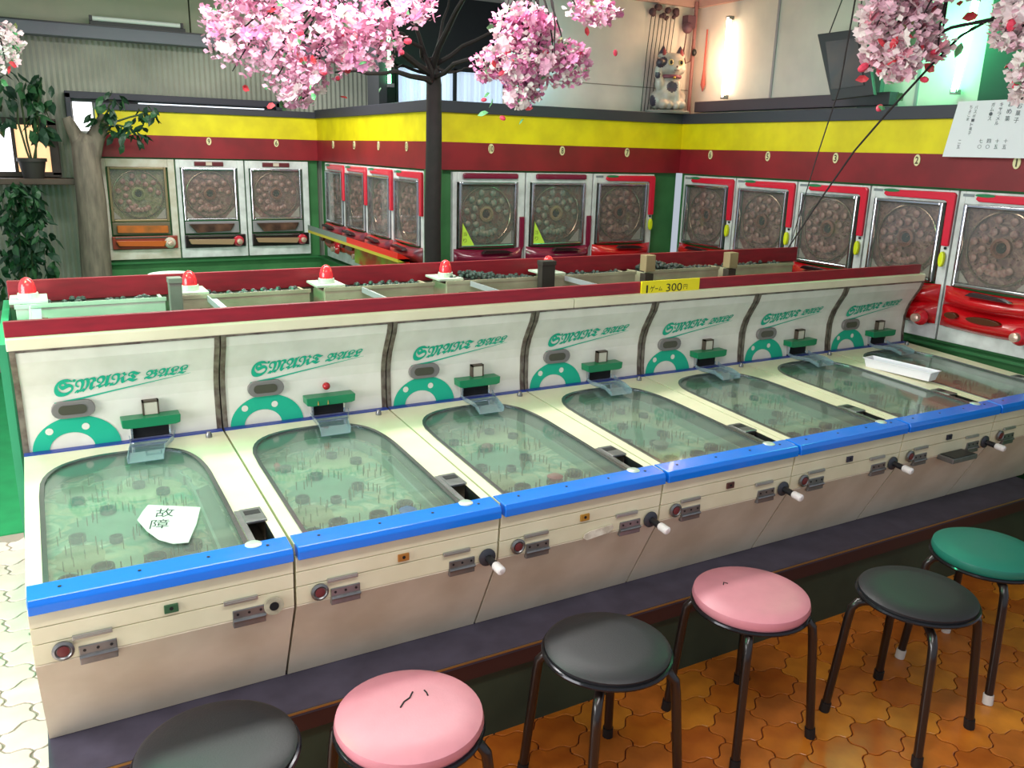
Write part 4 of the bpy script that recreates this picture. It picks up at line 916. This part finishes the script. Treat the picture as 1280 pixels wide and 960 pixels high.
cluster('large mass of pink artificial cherry blossom at upper left', (2.6,3.3,4.3),
  [((1.72,3.5,3.72),(.36,.3,.30),3),((2.15,3.25,3.75),(.42,.3,.34),4),((1.98,3.3,3.45),(.26,.2,.2),2),((2.45,3.15,3.72),(.3,.25,.24),3),((2.72,3.05,3.95),(.28,.25,.16),2),((1.95,3.4,4.05),(.5,.3,.2),3),((1.60,3.5,3.80),(.22,.2,.24),1.2),((2.0,3.3,3.32),(.14,.12,.12),.8)], 280, 40, 1, [0,1,1,2,3,0], 34)
cluster('round cluster of pink artificial blossom hanging above the middle wall', (3.6,2.6,4.3),
  [((3.50,2.55,3.83),(.26,.2,.17),4),((3.46,2.5,3.60),(.30,.2,.2),3),((3.44,2.48,3.42),(.16,.14,.18),2),((3.78,2.42,3.58),(.22,.15,.18),2),((3.95,2.34,3.95),(.22,.15,.10),1.3),((3.22,2.62,3.55),(.12,.1,.12),.6)], 190, 30, 2, [3,0,0,1,2], 24)
cluster('pale pink artificial blossom hanging beside the bright green tube', (4.75,-.1,4.0),
  [((4.48,.02,3.66),(.16,.14,.15),3),((4.42,0,3.48),(.10,.1,.12),1.5),((4.52,-.0,3.82),(.16,.15,.10),1.5),((4.72,-.12,3.86),(.18,.12,.06),.8),((4.28,.08,3.70),(.12,.1,.14),1),((4.60,-.05,3.55),(.10,.1,.08),.6),((4.36,.1,3.55),(.1,.1,.16),.7)], 135, 34, 3, [1,2,4,1,2], 22)
cluster('pale greenish white artificial blossom in the upper right corner', (4.95,-.5,4.0),
  [((4.82,-.36,3.68),(.12,.12,.16),3),((4.86,-.46,3.40),(.11,.1,.15),1.5),((4.95,-.55,3.55),(.12,.1,.2),2)], 80, 24, 4, [2,2,1], 8)
cluster('sparse white and pink artificial blossom at the upper left edge', (-.05,4.4,4.1),
  [((.12,4.38,3.62),(.13,.1,.14),3),((.03,4.35,3.45),(.08,.1,.12),1)], 26, 10, 5, [2,1], 5)
# thin bare twigs crossing the right wall
tw = thing('bare_twigs', 'long thin bare twigs arching down in front of the right wall', 'twigs', (4.75,-.1,3.9), origin=(4.75,-.1,3.9))
TWA = [(5.06,-.23,3.82),(4.73,-.11,3.62),(4.56,-.07,3.45),(4.34,-.02,3.21),(4.16,.02,3.0),(3.98,.04,2.76),(3.78,.06,2.48)]
TWB = [(4.25,.22,3.8),(4.12,.14,3.33),(3.97,.11,2.95),(3.80,.06,2.52)]
def S3(pts, r): return B().tube(pts, [r*(1-.5*i/(len(pts)-1)) for i in range(len(pts))], 5)
S3(TWA, .008).build('twig', BARK, tw)
S3([(4.80,-.25,3.70),(4.66,-.1,3.66),(4.50,.05,3.55),(4.42,.12,3.47)], .011).build('twig', BARK, tw)
S3(TWB, .005).build('twig', BARK, tw)

# left: forked trunk and leafy plants
ft = thing('forked_trunk', 'pale forked tree trunk standing at the left end of the band', 'tree', (.80,8.7,0), origin=(.80,8.7,0))
GB = mat('bark_grey', '7A7062', .85, col2='5E564C', nscale=10, bump=.5, bscale=25, stretch=(3,3,.6))
B().tube([(.80,8.7,0),(.79,8.7,1.2),(.82,8.7,2.2),(.81,8.7,2.9),(.86,8.7,3.0)], [.20,.18,.17,.15,.10], 14).build('trunk', GB, ft, smooth=True)
B().tube([(.80,8.7,2.7),(.74,8.7,2.95),(.67,8.7,3.12),(.64,8.7,3.2)], [.12,.09,.07,.05], 10).build('fork', GB, ft, smooth=True)
B().tube([(.84,8.7,2.7),(.93,8.7,2.95),(1.02,8.7,3.12),(1.06,8.7,3.25)], [.13,.11,.09,.05], 10).build('fork', GB, ft, smooth=True)
LEAFD = [mat('leaf_dark', '1A3A26', .5), mat('leaf_mid', '28522F', .5)]
BL_ = [B().add([(0,0,0),(.035,.05,.01),(.045,.11,.0),(0,.19,-.02),(-.045,.11,0),(-.035,.05,.01),(0,.09,.018)], [(0,1,6),(1,2,6),(2,3,6),(3,4,6),(4,5,6),(5,0,6)]).mesh('leaf', m) for m in LEAFD]
def leafy(name, label, base, blobs, n, seed, s0=1, pot=False, cat_='plant'):
    rn = random.Random(seed); t = thing(name, label, cat_, base, origin=base); bv = Vector(base)
    for k in range(n):
        c_, rad = blobs[k % len(blobs)]
        v = Vector((rn.uniform(-1,1), rn.uniform(-1,1), rn.uniform(-1,1)))
        if v.length > 1: v.normalize()
        p = Vector((c_[0]+v.x*rad[0], c_[1]+v.y*rad[1], c_[2]+v.z*rad[2]))
        o = bpy.data.objects.new('leaf', BL_[rn.randrange(2)]); C.objects.link(o); o.parent = t; o.location = (p-bv)*U
        o.rotation_euler = (rn.uniform(-2.4,-.3), rn.uniform(-.8,.8), rn.uniform(0,6.28)); s = s0*rn.uniform(.7,1.2); o.scale = (s,s,s)
    for c_, rad in blobs:
        pts = [bv.lerp(Vector(c_), i/5)+Vector((rn.uniform(-.02,.02),0,rn.uniform(-.02,.02))) for i in range(6)]
        B().tube(pts, .012, 5).build('stem', mat('stem', '3A4A2A', .7), t)
    if pot:
        B().lathe([(.11,0),(.15,.2),(.165,.2),(.165,.24),(.14,.24)], base, 18).build('pot', mat('pot_dark', '2A2622', .6), t, smooth=True)
    return t
leafy('potted_plant', 'dark leafy potted plant on the sill of the small lit window', (.22,8.84,2.47), [((.2,8.7,3.55),(.26,.15,.25)),((.12,8.7,3.3),(.28,.15,.22)),((.38,8.7,3.5),(.18,.1,.2)),((.3,8.75,3.1),(.12,.1,.15))], 85, 31, 1.1, pot=True)
leafy('leafy_plant', 'dark green leaves growing from the forked trunk over the yellow band', (1.0,8.62,3.1), [((1.15,8.5,3.40),(.16,.1,.14)),((1.35,8.5,3.12),(.18,.1,.16)),((1.02,8.5,3.15),(.14,.1,.18)),((1.25,8.5,3.0),(.2,.1,.1)),((1.55,8.5,3.3),(.12,.08,.08))], 80, 32, .9)
leafy('floor_plant', 'mass of dark green foliage below the small lit window', (-.05,8.55,.01), [((-.05,8.5,2.2),(.22,.2,.25)),((.0,8.5,1.8),(.26,.2,.3)),((-.1,8.5,1.3),(.28,.2,.35)),((.05,8.5,1.55),(.3,.2,.3)),((.15,8.5,1.9),(.2,.2,.3)),((.1,8.5,2.3),(.18,.2,.16))], 290, 33, 1.0)

# ------------------------------------------------------------------ stools
VP = mat('vinyl_pink', 'CC8490', .38, noise=.06, nscale=20, bump=.08, bscale=200)
VB = mat('vinyl_black', '222226', .45, bump=.1, bscale=200); VG = mat('vinyl_green', '1E7060', .4, bump=.1, bscale=200)
LEG = mat('leg_black', '1C1412', .28, coat=.3)
RIM = mat('rim_black', '2A2A2E', .15, .6)
def stool(label, c, rot, seat_m, thick, capm, tear=()):
    t = thing('stool', label, 'stool', (c[0],c[1],0), rot, group='round stools in front of the row')
    zs = .80; R_ = .298
    if thick: prof = [(R_-.05,zs-.075),(R_-.012,zs-.070),(R_,zs-.045),(R_-.006,zs-.018),(R_-.035,zs-.004),(R_*.6,zs+.004),(.02,zs+.008)]
    else: prof = [(R_-.03,zs-.05),(R_-.012,zs-.045),(R_-.008,zs-.022),(R_-.03,zs-.008),(R_*.6,zs-.002),(.02,zs)]
    B().lathe(prof, n=48).build('seat', seat_m, t, smooth=True)
    ringp = [((R_-.006)*math.cos(a*PI/24), (R_-.006)*math.sin(a*PI/24), zs-.048 if not thick else zs-.078) for a in range(49)]
    B().tube(ringp, .012, 8, cap=False).build('seat_rim', RIM, t, smooth=True)
    for k in range(4):
        a = PI/4+k*PI/2; d = Vector((math.cos(a), math.sin(a), 0)); zz = zs-.10
        pts = [d*.10+Vector((0,0,zz)), d*.22+Vector((0,0,zz)), d*.285+Vector((0,0,zz-.012)), d*.315+Vector((0,0,zz-.05)), d*.325+Vector((0,0,zz-.12)), d*.375+Vector((0,0,.03))]
        l = B().tube(pts, .023, 10).build('leg', LEG, t, smooth=True)
        B().tube([d*.372+Vector((0,0,.06)), d*.378+Vector((0,0,.002))], .028, 10).build('foot_cap', capm, l, smooth=True)
    for pts in tear:
        B().tube([Vector((p[0],p[1],zs+.0085-.006*(p[0]**2+p[1]**2)/.03)) for p in pts], .004, 4).build('tear', HOLE, t)
    return t
FB = mat('foot_black', '101010', .6); FW = mat('foot_white', 'D8D4CC', .5)
stool('black stool at the bottom left, cut by the frame edge', (.57,-.43), .2, VB, False, FB)
stool('pink round stool nearest the camera with two small tears', (1.28,-.57), .1, VP, True, FB, [[(-.03,.02),(0,.045),(.03,.055),(.06,.085)],[(.10,.03),(.105,.05),(.105,.07)]])
stool('black stool between the two pink stools', (2.27,-.53), .05, VB, False, FB)
stool('pink round stool between the two middle black stools, tiny tear near its edge', (3.21,-.48), .0, VP, True, FB, [[(-.10,.10),(-.08,.12),(-.07,.10)]])
stool('black stool between the second pink stool and the green stool', (4.02,-.86), .12, VB, False, FB)
stool('green round stool at the right edge with white feet', (4.85,-.72), .1, VG, True, FW)

for o in bpy.data.objects:
    if '_o' in o.keys(): del o['_o']
